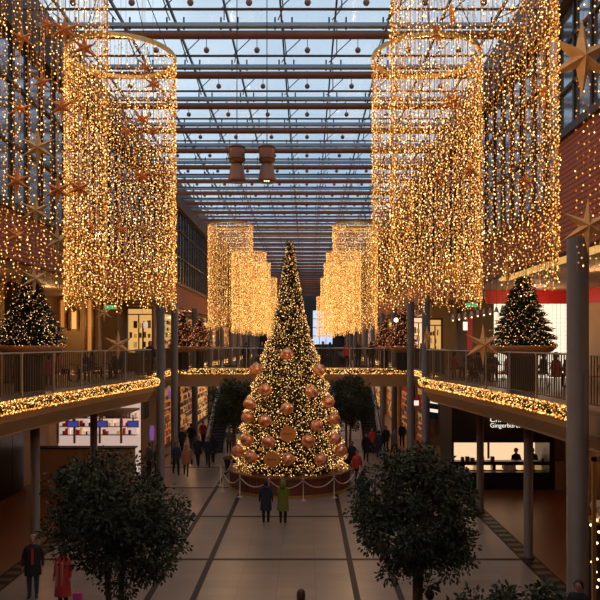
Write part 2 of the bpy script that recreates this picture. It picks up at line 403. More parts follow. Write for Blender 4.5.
# ---------------------------------------------------------------- railings
def railing(path, label, z=5.5, close=False, hh=1.33, group='balustrades of the upper galleries'):
    o = empty('railing', (path[0][0], path[0][1], z), 0, label, 'railing', group)
    ox, oy = path[0]
    P = [Vector((x-ox, y-oy, 0)) for x, y in path]
    MB().tube([p+Vector((0, 0, hh)) for p in P], .028, 8).build('handrail', M['rail'], o)
    MB().tube([p+Vector((0, 0, .12)) for p in P], .022, 6).build('lower_rail', M['bal'], o)
    L = 0; acc = 0; nextb = 0; nextp = 0; bal = MB()
    for i in range(len(P)-1):
        seg = (P[i+1]-P[i]); sl = seg.length
        while nextb <= acc+sl:
            q = P[i]+seg*((nextb-acc)/sl)
            bal.box((q.x, q.y, (hh+.1)/2), (.028, .028, hh-.1)); nextb += .17
        while nextp <= acc+sl:
            q = P[i]+seg*((nextp-acc)/sl)
            MB().box((q.x, q.y, hh/2), (.06, .06, hh)).build('post', M['rail'], o); nextp += 2.2
        acc += sl
    bal.build('balusters', M['bal'], o); return o
for s, sd in ((-1, 'left'), (1, 'right')):
    e = [p for p in edge(s, .12) if p[1] >= 8]
    railing(e, 'steel balustrade along the curved %s gallery with fairy lights at its foot' % sd)
    railing([(AX+s*7.62, 49.1), (AX+s*7.62, 110)], 'steel balustrade of the %s gallery beyond the bridge' % sd)
railing([(AX-7.4, 45.62), (AX+7.4, 45.62)], 'steel balustrade on the near side of the footbridge behind the tree')
railing([(AX-7.4, 48.9), (AX+7.4, 48.9)], 'steel balustrade on the far side of the footbridge')

# ================================================================ LIGHTS AND DECORATION
def drum_mesh(seed, nst=84, length=6.35, dz=.092, r=1.36, br=.021):
    R = random.Random(seed); b = MB(); wb = MB()
    for i in range(nst):
        a = 2*PI*i/nst+R.uniform(-.025, .025); L = length*R.uniform(.95, 1.03); x, y = r*math.cos(a), r*math.sin(a)
        wb.tube([(x, y, 0), (x, y, -L)], .0045, 3, cap=False)
        z = -R.uniform(0.02, .1)
        while z > -L:
            q = R.random()*2*PI; rr = R.uniform(.01, .05)
            b.octa((x+rr*math.cos(q), y+rr*math.sin(q), z), br*R.uniform(.75, 1.25)); z -= dz*R.uniform(.6, 1.4)
    return b.mesh('light_strings', M['bulb']), wb.mesh('wires', M['wire'])
DM0 = drum_mesh(11, 76, dz=.082, br=.0125)
DM = [drum_mesh(1, 104, dz=.066, br=.0125), drum_mesh(2, 98, dz=.072, br=.016), drum_mesh(3, 120, dz=.075, br=.0215), drum_mesh(4, 104, dz=.085, br=.0195)]
rg = MB(); N = 64; vs = []; fs = []
for i in range(N):
    a = 2*PI*i/N
    for rr, z in ((1.335, -.05), (1.395, -.05), (1.395, .05), (1.335, .05)): vs.append((rr*math.cos(a), rr*math.sin(a), z))
for i in range(N):
    j = (i+1) % N
    for q in range(4): fs.append((i*4+q, j*4+q, j*4+(q+1) % 4, i*4+(q+1) % 4))
rg.add(vs, fs, 0, False); RING = rg.mesh('ring', M['ring'])
hg = MB()
for i in range(4):
    a = PI/4+PI/2*i; hg.tube([(1.37*math.cos(a), 1.37*math.sin(a), .05), (.25*math.cos(a), .25*math.sin(a), 2.65)], .012, 4)
HANG = hg.mesh('suspension_wires', M['wire_dark'])
dn = ['nearest, its ring above the view', 'second, ring in full view', 'just behind the big tree', 'second behind the big tree', 'third behind the big tree', 'fourth behind the big tree', 'farthest of all']
for i, (D, xl, xr) in enumerate(DRUMS):
    for x, sd in ((xl, 'left'), (xr, 'right')):
        zr = 14.42
        if i == 4: zr = 14.42
        o = empty('light_drum', (x, D, zr), R.uniform(0, 1), 'cylinder of golden light strings, %s row, %s' % (sd, dn[i]), 'light curtain', 'cylinders of fairy lights hanging from the roof')
        a, w_ = DM0 if i == 0 and sd == 'left' else DM[(0, 1, 3, 2, 2, 2, 2)[i]]
        inst('ring', RING, o)['label'] = 'gold metal ring'
        q = inst('light_strings', a, o); q['kind'] = 'stuff'
        q = inst('wires', w_, o); q['kind'] = 'stuff'
        inst('suspension_wires', HANG, o)
# sparse straight curtain at the right by the upper wall
def straight_curtain(name, pts, L, label, dz=.2, dx=.22, seed=5, top=16.2):
    R = random.Random(seed); b = MB(); wb = MB()
    (x0, y0), (x1, y1) = pts; n = int(math.hypot(x1-x0, y1-y0)/dx)
    for i in range(n+1):
        t = i/n; x = (x1-x0)*t; y = (y1-y0)*t
        wb.tube([(x, y, 0), (x, y, -L)], .0045, 3, cap=False); z = -R.uniform(.05, .2)
        while z > -L:
            b.octa((x+R.uniform(-.03, .03), y+R.uniform(-.03, .03), z), .02); z -= dz*R.uniform(.6, 1.4)
    o = empty(name, (x0, y0, top), 0, label, 'light curtain')
    MB().tube([(0, 0, .02), (x1-x0, y1-y0, .02)], .02, 6).build('top_rail', M['wire_dark'], o)
    q = b.build('light_strings', M['bulb'], o); q['kind'] = 'stuff'; q = wb.build('wires', M['wire'], o); q['kind'] = 'stuff'
straight_curtain('light_curtain', [(5.55, 14.6), (6.6, 15.4)], 7.6, 'sparse flat curtain of light strings before the red louvred wall')

# stars: six ridged points
def star_mesh(r, name, m):
    b = MB(); vs = [(0, -r*.22, 0), (0, r*.22, 0)]
    for i in range(12):
        a = PI/2+PI*i/6; q = r if i % 2 == 0 else r*.30; vs.append((q*math.cos(a), 0, q*math.sin(a)))
    fs = []
    for i in range(12):
        j = (i+1) % 12; fs.append((0, 2+i, 2+j)); fs.append((1, 2+j, 2+i))
    return b.add(vs, fs).mesh(name, m)
SM = {k: star_mesh(1, 'folded_paper', M[k]) for k in ('star', 'star_orange')}
stars = [ # px, py, radius px, distance, turn, material, label
 (582, 58, 40, 14.6, .1, 'star', 'very large tan paper star at the top beside the red louvred wall'),
 (588, 226, 27, 15.2, -.1, 'star', 'large tan paper star in front of the tall grey column'),
 (544, 94, 17, 14.2, .5, 'star_orange', 'tan star half hidden just below the very large one'),
 (458, 270, 22, 21.5, .2, 'star', 'large tan star low in the right light cylinders above the gallery'),
 (508, 268, 17, 21, 1.2, 'star', 'tan star seen nearly edge on above the white-lit fir'),
 (483, 345, 21, 22.6, .25, 'star', 'large tan star hanging in front of the right balustrade'),
 (427, 338, 12, 32, 1.15, 'star', 'narrow tan star before the slim column at the right gallery end'),
 (526, 182, 12, 12.2, .6, 'star_orange', 'small orange star high in the right nearest light cylinder'),
 (437, 34, 13, 18.6, .9, 'star_orange', 'thin orange star hanging inside the right gold ring'),
 (452, 15, 13, 15.5, 1.2, 'star_orange', 'orange star seen edge on above the right gold ring'),
 (452, 100, 15, 18.4, .4, 'star_orange', 'orange star inside the right cylinder under its ring'),
 (440, 176, 12, 18, .8, 'star_orange', 'small orange star halfway down the right second cylinder'),
 (470, 170, 12, 12, .2, 'star_orange', 'orange star between the two overlapping right cylinders'),
 (65, 30, 16, 11.6, .3, 'star_orange', 'orange star at the top left in a cluster of three'),
 (47, 25, 12, 12.2, .9, 'star_orange', 'smaller orange star leftmost of the cluster of three at the top'),
 (84, 48, 14, 11.8, .5, 'star_orange', 'orange star just left of the left gold ring'),
 (22, 38, 11, 12.4, .2, 'star_orange', 'orange star in the upper left corner over the brown roof edge'),
 (42, 82, 12, 12.0, .7, 'star_orange', 'orange star between the corner star and the gold ring'),
 (20, 109, 12, 13.2, .4, 'star_orange', 'orange star close to the left border above the widest one'),
 (62, 107, 14, 12.2, .1, 'star_orange', 'orange star right above the widest one of the left cylinder'),
 (38, 148, 19, 11.5, .1, 'star', 'widest orange-tan star of the left nearest cylinder'),
 (17, 181, 14, 12.0, .3, 'star_orange', 'orange star below left of the widest left star'),
 (58, 190, 15, 12.2, .2, 'star_orange', 'orange star below right of the widest left star'),
 (79, 188, 13, 12.6, .4, 'star_orange', 'orange star at the edge where the two left cylinders overlap'),
 (36, 211, 16, 11.8, .15, 'star', 'tan star with a clear six-armed outline in the left cylinder'),
 (15, 236, 13, 12.3, 1.1, 'star_orange', 'narrow orange star low at the left border'),
 (57, 240, 17, 12.3, 1.2, 'star', 'tall narrow tan star low in the left nearest cylinder'),
 (34, 279, 15, 12.2, .9, 'star', 'tan star hanging over the left fir tip'),
 (145, 67, 10, 18.3, 1.1, 'star_orange', 'small orange star just under the left gold ring'),
 (153, 84, 10, 18.5, .3, 'star_orange', 'small orange star second below the left gold ring'),
 (142, 119, 10, 18.1, .5, 'star_orange', 'small orange star in the sparse part of the left second cylinder'),
 (153, 131, 9, 18.6, .2, 'star_orange', 'tiny orange star close to the right edge of the left second cylinder'),
 (126, 131, 9, 18.0, .8, 'star_orange', 'tiny orange star at the middle of the left second cylinder'),
 (142, 176, 11, 18.2, .3, 'star_orange', 'orange star halfway down the left second cylinder'),
 (90, 227, 9, 18.0, .3, 'star_orange', 'tiny orange star low in the dense part of the left second cylinder'),
 (121, 230, 9, 18.2, .5, 'star_orange', 'tiny orange star low at the middle of the left second cylinder'),
 (143, 229, 9, 18.4, .1, 'star', 'small tan star low at the right of the left second cylinder'),
 (104, 313, 9, 24, .5, 'star', 'small pale star above the left balustrade'),
 (118, 345, 15, 24.5, .1, 'star', 'large tan star hanging in front of the left balustrade')]
for px, py, rp, D, rz, mk, lab in stars:
    if D < 13.3 and px < 100: D -= 1.75
    if 15 < D < 19.5: D -= 2.0 if px < 300 else 1.9
    p = W(px, py, D); r = rp*D/F*1.04
    o = empty('star', p, 0, lab, 'star', 'paper stars among the light strings')
    q = inst('folded_paper', SM[mk], o, (0, 0, 0), rz); q.scale = (r, r, r)
    top = 17.0 if D > 11 else 14.4
    MB().tube([(0, 0, r*.98), (0, 0, 17.05-p.z)], .004, 3).build('hanging_thread', M['wire'], o)

# garlands of fairy lights wrapped round the slab edges
def garland(path, label, n, z0=5.13, z1=5.52, wid=.16, br=.02, seed=3, mt='bulb'):
    R = random.Random(seed); ox, oy = path[0]
    P = [Vector((x-ox, y-oy, 0)) for x, y in path]; Ls = [0]
    for i in range(len(P)-1): Ls.append(Ls[-1]+(P[i+1]-P[i]).length)
    b = MB(); g = MB()
    for c in range(n):
        t = R.random()*Ls[-1]; i = max(j for j in range(len(P)) if Ls[j] <= t); i = min(i, len(P)-2)
        q = P[i]+(P[i+1]-P[i])*((t-Ls[i])/(Ls[i+1]-Ls[i])); a = R.uniform(0, 2*PI); d = (P[i+1]-P[i]).normalized(); nrm = Vector((-d.y, d.x, 0))
        zc = (z0+z1)/2; hz = (z1-z0)/2; rr = R.uniform(.75, 1.0)
        q = q+nrm*math.cos(a)*wid*rr; zz = zc+math.sin(a)*hz*rr-z0
        b.octa((q.x, q.y, zz), br*R.uniform(.7, 1.3))
    for i in range(len(P)-1):
        m = 12
        va = []
        for pnt in (P[i], P[i+1]):
            j = i if pnt is P[i] else i+1
            d = (P[min(j+1, len(P)-1)]-P[max(j-1, 0)]).normalized(); nrm = Vector((-d.y, d.x, 0))
            for kk in range(m):
                a = 2*PI*kk/m; q = pnt+nrm*math.cos(a)*wid*.72; va.append((q.x, q.y, (z1-z0)/2*(1+math.sin(a)*.72)))
        g.add(va, [(kk, (kk+1) % m, m+(kk+1) % m, m+kk) for kk in range(m)], 0, True)
    o = empty('light_garland', (ox, oy, z0), 0, label, 'garland', 'garlands of fairy lights on the gallery edges')
    q = b.build('fairy_lights', M[mt], o); q['kind'] = 'stuff'
    g.build('garland_core', M['needle'], o)
for s, sd in ((-1, 'left'), (1, 'right')):
    e = [p for p in edge(s, -.14) if 17.6 < p[1] < 34.15]
    garland(e, 'thick garland of golden fairy lights along the curved %s gallery edge' % sd, 3300, seed=3+s, br=.0165)
    garland([(AX+s*7.36, 35.5), (AX+s*7.36, 45.3)], 'string of fairy lights on the straight %s gallery edge before the bridge' % sd, 900, z0=5.2, seed=8+s, wid=.12)
    garland([(AX+s*7.8, 33.2), (AX+s*(10.9 if s < 0 else 10.3), 33.2)], 'row of small fairy lights across the %s gallery near its rounded end' % sd, 420, z0=5.66, z1=5.88, wid=.08, br=.02, seed=12+s, mt='bulb_red')
    garland([(AX+s*7.36, 49.2), (AX+s*7.36, 110)], 'long string of fairy lights on the %s gallery edge beyond the bridge' % sd, 2600, z0=5.2, seed=14+s, wid=.12, br=.022)
garland([(AX-7.2, 45.4), (AX+7.2, 45.4)], 'straight garland of golden fairy lights along the footbridge behind the tree', 2200, z0=5.18, z1=5.54, seed=21, wid=.12, br=.022)

# ---------------------------------------------------------------- firs
def interp(tab, z):
    for i in range(len(tab)-1):
        if tab[i][0] <= z <= tab[i+1][0]:
            t = (z-tab[i][0])/(tab[i+1][0]-tab[i][0]); return tab[i][1]+(tab[i+1][1]-tab[i][1])*t
    return 0
def fir_meshes(tab, nneedle, nlight, ln, br, seed, mt, tiers=0):
    R = random.Random(seed); z0, z1 = tab[0][0], tab[-1][0]; f = MB(); l = MB()
    f.lathe([(max(r*.80, .001), z) for z, r in tab], n=20)
    def samp():
        while True:
            z = R.uniform(z0, z1); r = interp(tab, z)
            if R.random() < (r+.1)/(max(t[1] for t in tab)+.1): return z, r
    def tier(z, r):
        if not tiers: return 1+.05*math.sin(z*9)
        ph = (z-z0)/(z1-z0)*tiers % 1
        return 1.12-.42*ph
    for c in range(nneedle):
        z, r = samp(); a = R.random()*2*PI; rr = r*R.uniform(.70, .98)*tier(z, r)
        d = Vector((math.cos(a), math.sin(a), R.uniform(-.35, .3))); L = ln*R.uniform(.6, 1.3); t = Vector((-math.sin(a), math.cos(a), R.uniform(-.4, .4)))*L*R.uniform(.15, .3)
        p = Vector((rr*math.cos(a), rr*math.sin(a), z)); q = p+d*L
        f.add([tuple(p-t), tuple(q), tuple(p+t), tuple(p+d*L*.4+Vector((0, 0, L*.12)))], [(0, 1, 3), (3, 1, 2)])
    for c in range(nlight):
        z, r = samp(); a = R.random()*2*PI; rr = r*R.uniform(.93, 1.05)*tier(z, r)+ln*.5
        l.octa((rr*math.cos(a), rr*math.sin(a), z), br*R.uniform(.7, 1.3))
    return f.mesh('foliage', M['needle']), l.mesh('fairy_lights', M[mt])
TC = Vector((AX, 35.7, 0))
tab = [(.98, 2.62), (1.5, 2.55), (2.4, 2.32), (4.1, 2.02), (5.85, 1.45), (6.8, 1.18), (7.65, .84), (9.3, .5), (10.6, .3), (11.6, .14), (12.1, .04), (12.25, .01)]
o = empty('christmas_tree', TC, 0, 'huge fir covered in amber fairy lights on a round wooden platform', 'christmas tree')
fm, lm = fir_meshes(tab, 18000, 14500, .24, .0185, 5, 'bulb_tree')
inst('foliage', fm, o); inst('fairy_lights', lm, o)['kind'] = 'stuff'
MB().tube([(0, 0, .9), (0, 0, 12)], [.2, .03], 8).build('trunk', M['bark'], o)
pb = empty('tree_platform', TC, 0, 'round dark red wooden platform under the huge fir', 'platform')
MB().lathe([(2.98, .1), (2.98, .86), (0, .86)], n=48, smooth=False).build('drum', M['redwood'], pb)
MB().lathe([(3.06, .84), (3.06, .94), (0, .94)], n=48, smooth=False).build('top_board', M['brown'], pb)
MB().lathe([(3.05, 0), (3.05, .12), (2.9, .12)], n=48, smooth=False).build('base_strip', M['goldframe'], pb)
pw = MB()
for i in range(48):
    a = 2*PI*i/48; pw.box((2.99*math.cos(a), 2.99*math.sin(a), .48), (.03, .04, .72), a)
pw.build('batten', M['brown'], pb)
# baubles and discs hanging on the tree
bm_ = MB(); bm_.lathe([(.32*math.sin(PI*i/12) if 0 < i < 12 else 0, -.32*math.cos(PI*i/12)*.9) for i in range(13)], n=20)
BME = bm_.mesh('bauble', M['bauble'])
cm = MB(); cm.lathe([(.05, .27), (.05, .34), (0, .34)], n=10); CME = cm.mesh('cap', M['ring'])
def on_tree(px, py, extra=.10):
    z = 7.1-(py-344)*33.4/F
    for _ in range(4):
        r = interp(tab, max(1, min(12.3, z)))+.25+extra; dx = (px-306)*34/F-AX
        dx = max(-r*.999, min(r*.999, dx)); y = TC.y-math.sqrt(max(0, r*r-dx*dx)); z = 7.1-(py-344)*y/F
        dx = (px-306)*y/F-AX; dx = max(-r*.999, min(r*.999, dx)); y = TC.y-math.sqrt(max(0, r*r-dx*dx))
    return Vector((AX+dx, y, z))
bl = [(287, 354, 'single copper bauble high on the tree above the footbridge lights'), (256, 369, 'copper bauble at the left edge of the tree beside the bridge garland'), (319, 370, 'copper bauble at the right edge of the tree beside the bridge garland'),
 (265.5, 390, 'left copper bauble of the pair just below the bridge garland'), (311.5, 391.5, 'right copper bauble of the pair just below the bridge garland'), (287, 408.5, 'largest looking copper bauble on the tree centre line over the upper disc'),
 (249.6, 404, 'copper bauble on the left flank below the bridge level pair'), (328.5, 402.5, 'copper bauble on the right flank below the bridge level pair'), (247.5, 418, 'darker copper bauble in the left flank column'), (265, 421, 'copper bauble up and left of the upper orange disc'),
 (317, 426, 'copper bauble up and right of the upper orange disc'), (334, 419, 'copper bauble on the right edge level with the upper orange disc'), (247, 440, 'copper bauble on the left edge between the two disc levels'), (268.5, 442, 'copper bauble between the two orange discs on their left'),
 (308, 441, 'bright copper bauble right below the upper orange disc'), (335, 439, 'copper bauble on the right edge between the two disc levels'), (237.5, 451.5, 'outermost copper bauble low on the left edge'), (251, 457, 'copper bauble left of the lower orange disc'),
 (288.4, 459.6, 'copper bauble touching the lower orange disc on its right'), (321, 460, 'copper bauble low on the right half of the tree'), (341, 451, 'outermost copper bauble low on the right edge')]
for px, py, lab in bl:
    o = empty('bauble', on_tree(px, py), R.uniform(0, 6), lab, 'bauble', 'copper baubles on the huge fir')
    inst('ball', BME, o); inst('cap', CME, o)
for px, py, lab in ((288, 434, 'flat orange disc with a dark line of writing at the tree centre'), (272, 459.5, 'flat orange disc with a dark line of writing low on the tree')):
    p = on_tree(px, py, .2); o = empty('ornament_disc', p, 0, lab, 'ornament', 'orange discs on the huge fir')
    d = MB(); d.tube([(0, -.04, 0), (0, .04, 0)], .37, 32, smooth=False); d.build('plate', M['disc'], o)
    w = MB(); x = -.2
    for c, ww in enumerate((.05, .03, .05, .02, .05, .04, .05)):
        w.b2((x, -.05, -.03), (x+ww, -.04, .03+(.03 if c in (0, 3) else 0))); x += ww+.018
    w.build('writing', M['disc_mark'], o)
    MB().tube([(0, 0, .36), (0, .25, .7)], .01, 4).build('hook', M['wire'], o)
# rope barrier round the tree
rb = empty('rope_barrier', TC, 0, 'ring of pale posts with slack white ropes round the tree platform', 'barrier')
n = 14; pts = []
for i in range(n):
    a = 2*PI*(i+.5)/n-PI/2-.03+.0; x, y = 3.5*math.cos(a), 3.5*math.sin(a); pts.append((x, y))
    p = MB(); p.lathe([(.14, 0), (.14, .03), (.025, .06), (.022, .95), (.04, .97), (.04, 1.02), (0, 1.03)], (x, y, 0), 10); p.build('post', M['rope'], rb)
for i in range(n):
    a, b = pts[i], pts[(i+1) % n]
    MB().tube([(a[0]+(b[0]-a[0])*t/10, a[1]+(b[1]-a[1])*t/10, .93-.38*4*(t/10)*(1-t/10)) for t in range(11)], .022, 6).build('rope', M['rope'], rb)

# firs in copper bowls on the gallery rails
tabs = [(0, .95), (.1, 1.08), (.5, .95), (1.0, .72), (1.5, .48), (2.0, .25), (2.4, .06), (2.5, .01)]
SF = fir_meshes(tabs, 6500, 1100, .22, .014, 9, 'bulb_fir', tiers=9)
tabm = [(0, .7), (.1, .75), (.6, .58), (1.2, .36), (1.7, .15), (1.95, .01)]
SFm = fir_meshes(tabm, 2600, 620, .2, .022, 10, 'bulb_red', tiers=7)
def bowl_fir(x, y, z, sc_, me, label, br=1.2):
    o = empty('fir_tree', (x, y, z), 0, label, 'fir tree', 'lit firs in bowls on the galleries')
    for nm, m in zip(('foliage', 'fairy_lights'), me):
        q = inst(nm, m, o); q.scale = (sc_,)*3
        if nm == 'fairy_lights': q['kind'] = 'stuff'
    MB().tube([(0, 0, -.05), (0, 0, 1.6*sc_)], [.06, .02], 6).build('trunk', M['bark'], o)
    t = empty('planter_bowl', (x, y, 5.5), 0, 'copper bowl under the ' + label.replace(' by the slim column', ' by the column').split(', nearest')[0], 'planter', 'copper bowls of the gallery firs')
    h = z-5.5; r = br*sc_
    MB().lathe([(.1, h-.36*sc_), (r*.45, h-.33*sc_), (r*.85, h-.18*sc_), (r, h), (r*.96, h+.03), (r*.9, h-.02), (0, h-.03)], n=36).build('bowl', M['bowl'], t)
    MB().lathe([(.42*r, 0), (.42*r, h-.33*sc_), (0, h-.33*sc_)], n=20, smooth=False).build('pedestal', M['blackpanel'], t)
bowl_fir(7.5, 24.7, 7.02, .97, SF, 'white-lit fir on the right gallery, nearest to us')
bowl_fir(-9.45, 24.4, 7.02, .97, SF, 'dim-lit fir on the left gallery, nearest to us')
bowl_fir(-7.62, 44.2, 6.95, 1.08, SFm, 'amber-lit fir on the left gallery by the slim column', .82)
bowl_fir(-7.0, 46.9, 6.95, .95, SFm, 'smaller amber-lit fir beside the bridge end, left side', .7)
bowl_fir(5.95, 44.0, 6.95, 1.12, SFm, 'amber-lit fir on the right gallery by the slim column', .82)
bowl_fir(5.2, 47.0, 6.95, .9, SFm, 'smaller amber-lit fir on the bridge end, right side', .7)

# ---------------------------------------------------------------- ficus trees on the ground
def ficus_meshes(seed, R0, zc, zr, nclump, nleaf, ls=.1, trunks=2):
    R = random.Random(seed); f = MB(); t = MB(); tops = []
    for i in range(nclump):
        a = R.random()*2*PI; cz = R.uniform(-1, 1); rr = math.sqrt(1-cz*cz); q = R.uniform(.45, 1.0)
        c = Vector((R0*rr*math.cos(a)*q, R0*rr*math.sin(a)*q, zc+zr*cz*q)); cr_ = R.uniform(.22, .42)*R0/1.6
        tops.append(c)
        for j in range(nleaf):
            d = Vector((R.gauss(0, 1), R.gauss(0, 1), R.gauss(0, .8))); d = d.normalized()*cr_*R.random()**.45
            p = c+d; L = ls*R.uniform(.6, 1.2); dr = (d.normalized()+Vector((R.uniform(-.6, .6), R.uniform(-.6, .6), R.uniform(-1.1, .2)))).normalized()
            sd = dr.cross(Vector((R.uniform(-1, 1), R.uniform(-1, 1), R.uniform(-1, 1)))).normalized()*L*.27
            m = p+dr*L*.45
            f.add([tuple(p), tuple(m+sd), tuple(p+dr*L), tuple(m-sd)], [(0, 1, 2), (0, 2, 3)])
    for i in range(trunks):
        ox = (i-(trunks-1)/2)*.14
        t.tube([(ox, 0, .4), (ox*1.5, .05, 1.2), (ox*2.4, 0, zc-zr*.5), (ox*3, 0, zc)], [.075, .065, .055, .03], 8)
    for c in tops[:26]:
        t.tube([(0, 0, zc-zr*.6), tuple(c*.5+Vector((0, 0, (zc-zr*.3)*.5))), tuple(c)], [.035, .02, .008], 5)
    return f.mesh('foliage', M['leaf']), t.mesh('trunk', M['bark'])
pm = MB(); pm.lathe([(.46, 0), (.58, .55), (.62, .55), (.62, .62), (.54, .62), (.54, .5), (0, .5)], n=28); PM = pm.mesh('pot', M['pot'])
sm_ = MB(); sm_.lathe([(.53, .5), (.3, .54), (0, .55)], n=20); SMM = sm_.mesh('soil', M['soil'])
def ficus(x, y, me, label, rz=0, s=1):
    o = empty('ficus_tree', (x, y, 0), rz, label, 'potted tree', 'potted trees standing on the mall floor'); o.scale = (s,)*3
    inst('foliage', me[0], o); inst('trunk', me[1], o); q = inst('pot', PM, o); inst('soil', SMM, q)
FA = ficus_meshes(21, 1.50, 3.42, 1.42, 150, 130)
FB = ficus_meshes(22, 1.36, 3.5, 1.42, 150, 130)
FC = ficus_meshes(23, 1.05, 2.9, .85, 50, 110)
ficus(-4.02, 15, FA, 'big dark leafy potted tree in front on the left', 0.3)
ficus(2.38, 15, FB, 'big dark leafy potted tree in front on the right', 1)
ficus(2.95, 10.2, FC, 'low leafy treetop rising at the bottom edge on the right', 0)
ficus(-4.05, 40.5, FA, 'dark leafy potted tree behind the tree platform on its left', 2, 1.08)
ficus(2.45, 41, FB, 'dark leafy potted tree behind the tree platform on its right', 2.5, 1.08)

# ---------------------------------------------------------------- two bell-shaped hanging speakers
for x, nm in ((237, 'brown bell-shaped hanging housing, farther from the gold light ring on the right'), (267, 'brown bell-shaped hanging housing with a few warm bulbs lit at its rim')):
    p = W(x, 182, 18); o = empty('bell_lamp', p, 0, nm, 'hanging lamp', 'bell-shaped housings under the roof')
    MB().lathe([(.24, 0), (.25, .04), (.22, .08), (.16, .42), (.12, .46), (0, .47)], n=24).build('bell', M['bell'], o)
    MB().lathe([(.10, .44), (.19, .5), (.20, .54), (.20, .86), (.17, .92), (0, .94)], n=24).build('housing', M['bell'], o)
    for z in (.55, .84): MB().lathe([(.205, z), (.215, z+.02), (.205, z+.04)], n=24).build('band', M['rod'], o)
    MB().tube([(0, 0, .93), (0, 0, 5.95)], .012, 5).build('cable', M['wire_dark'], o)
    if x == 267:
        for i in range(3): MB().octa((-.05+i*.05, -.15, -.005), .02, 0).build('bulb', M['bulb_big'], o)

# ---------------------------------------------------------------- escalators behind the footbridge
def escalator(x, label):
    o = empty('escalator', (x, 46.5, 0), 0, label, 'escalator', 'escalators under the footbridge')
    st = MB(); n = 32; L = 10.2; H = 5.4
    for i in range(n): st.b2((-.5, i*L/n, max(0, i*H/n-.3)), (.5, (i+1)*L/n, (i+1)*H/n))
    st.build('steps', M['stair'], o)
    for s in (-1, 1):
        b = MB(); b.add([(s*.56, 0, 0), (s*.70, 0, 0), (s*.70, L, H-.1), (s*.56, L, H-.1), (s*.56, 0, .45), (s*.70, 0, .45), (s*.70, L, H+.4), (s*.56, L, H+.4)],
                        [(3, 2, 1, 0), (4, 5, 6, 7), (0, 1, 5, 4), (1, 2, 6, 5), (2, 3, 7, 6), (3, 0, 4, 7)])
        b.build('skirt', M['belt'], o)
        g = MB(); g.add([(s*.62, 0, .45), (s*.64, 0, .45), (s*.64, L, H+.4), (s*.62, L, H+.4), (s*.62, 0, .95), (s*.64, 0, .95), (s*.64, L, H+.9), (s*.62, L, H+.9)],
                        [(3, 2, 1, 0), (4, 5, 6, 7), (0, 1, 5, 4), (1, 2, 6, 5), (2, 3, 7, 6), (3, 0, 4, 7)])
        g.build('glass_side', M['glass'], o)
        MB().tube([(s*.63, -.2, .7), (s*.63, 0, .98), (s*.63, L, H+.93)], .04, 8).build('handrail', M['stair'], o)
escalator(4.35, 'dark escalator with pale side panels rising under the bridge, right of the tree')
escalator(-5.95, 'dark escalator with pale side panels mostly hidden by the leafy tree, left of the fir')

# ---------------------------------------------------------------- shops
def text(body, size, loc, m, parent, rx=PI/2, rz=0, name='lettering', ext=.01, shear=0):
    cu = bpy.data.curves.new(name, 'FONT'); cu.body = body; cu.size = size; cu.extrude = ext; cu.shear = shear; cu.align_x = 'LEFT'
    cu.materials.append(m); o = bpy.data.objects.new(name, cu); C.objects.link(o); bpy.context.evaluated_depsgraph_get().update()
    me = bpy.data.meshes.new_from_object(o.evaluated_get(bpy.context.evaluated_depsgraph_get())); bpy.data.objects.remove(o)
    o = inst(name, me, parent, loc); o.rotation_euler = (rx, 0, rz); return o
def goods(o, x0, x1, y, z0, z1, nx, nz, keys, seed, axis='x', dep=.25, fill=.85):
    R = random.Random(seed); ms = [M[k] for k in keys]; b = MB()
    for i in range(nx):
        for j in range(nz):
            if R.random() > fill: continue
            w = (x1-x0)/nx; h = (z1-z0)/nz; cx = x0+(i+.5)*w; cz = z0+j*h; hh = h*R.uniform(.35, .8); ww = w*R.uniform(.5, .9)
            c = (cx, y, cz+hh/2) if axis == 'x' else (y, cx, cz+hh/2); d = (ww, dep, hh) if axis == 'x' else (dep, ww, hh)
            b.box(c, d, 0, R.randrange(len(ms)))
    g = b.build('goods', ms, o); g['kind'] = 'stuff'; return g
# snack kiosk on the left: beige counter, lit back wall, three blue monitors
o = empty('shop_kiosk', (0, 0, 0), 0, 'white-lit shop counter under the left gallery with three blue screens', 'shop')
MB().b2((-13.2, 34.6, 0), (-8.35, 34.9, 2.02)).build('counter', M['wallc'], o)
MB().b2((-13.2, 34.5, 2.02), (-8.3, 35.2, 2.08)).build('worktop', M['darkframe'], o)
MB().b2((-13.4, 38.6, 0), (-9.0, 38.8, 4.3)).build('back_panel', M['litwhite'], o)
MB().b2((-13.4, 34.8, 3.55), (-9.0, 38.6, 3.65)).build('canopy', M['wallc'], o)
sh = MB()
for z in (2.2, 2.65, 3.1): sh.b2((-13.2, 38.2, z), (-9.1, 38.6, z+.04))
sh.build('shelf', M['belt'], o)
goods(o, -13.1, -9.1, 38.4, 2.25, 3.55, 26, 3, ['good2', 'belt', 'redsign', 'blackpanel', 'litwhite'], 4)
for x in (-12.75, -11.9, -10.6, -9.5): MB().b2((x-.05, 36.6, 2.0), (x+.05, 36.7, 3.6)).build('upright', M['belt'], o)
for px in (73, 102, 133):
    p = W(px, 424, 35.4); q = empty('monitor', p, 0); q.parent = o
    MB().b2((-.28, -.03, -.17), (.28, .03, .17)).build('casing', M['blackpanel'], q); MB().b2((-.25, -.045, -.14), (.25, -.03, .14)).build('display', M['blue'], q)
    MB().b2((-.03, 0, .17), (.03, .03, .45)).build('bracket', M['rod'], q)
# boarding at the far left: dark panels
o = empty('closed_shopfront', (-13.6, 22, 0), 0, 'dark closed shopfront panels under the left gallery by the border', 'shopfront')
for i in range(9): MB().b2((0.0, i*1.35, 0.15), (.1, i*1.35+1.3, 4.2)).build('panel', M['blackpanel'], o)
MB().b2((-.1, 0, 0), (.15, 12.2, .15)).build('plinth', M['brown'], o)
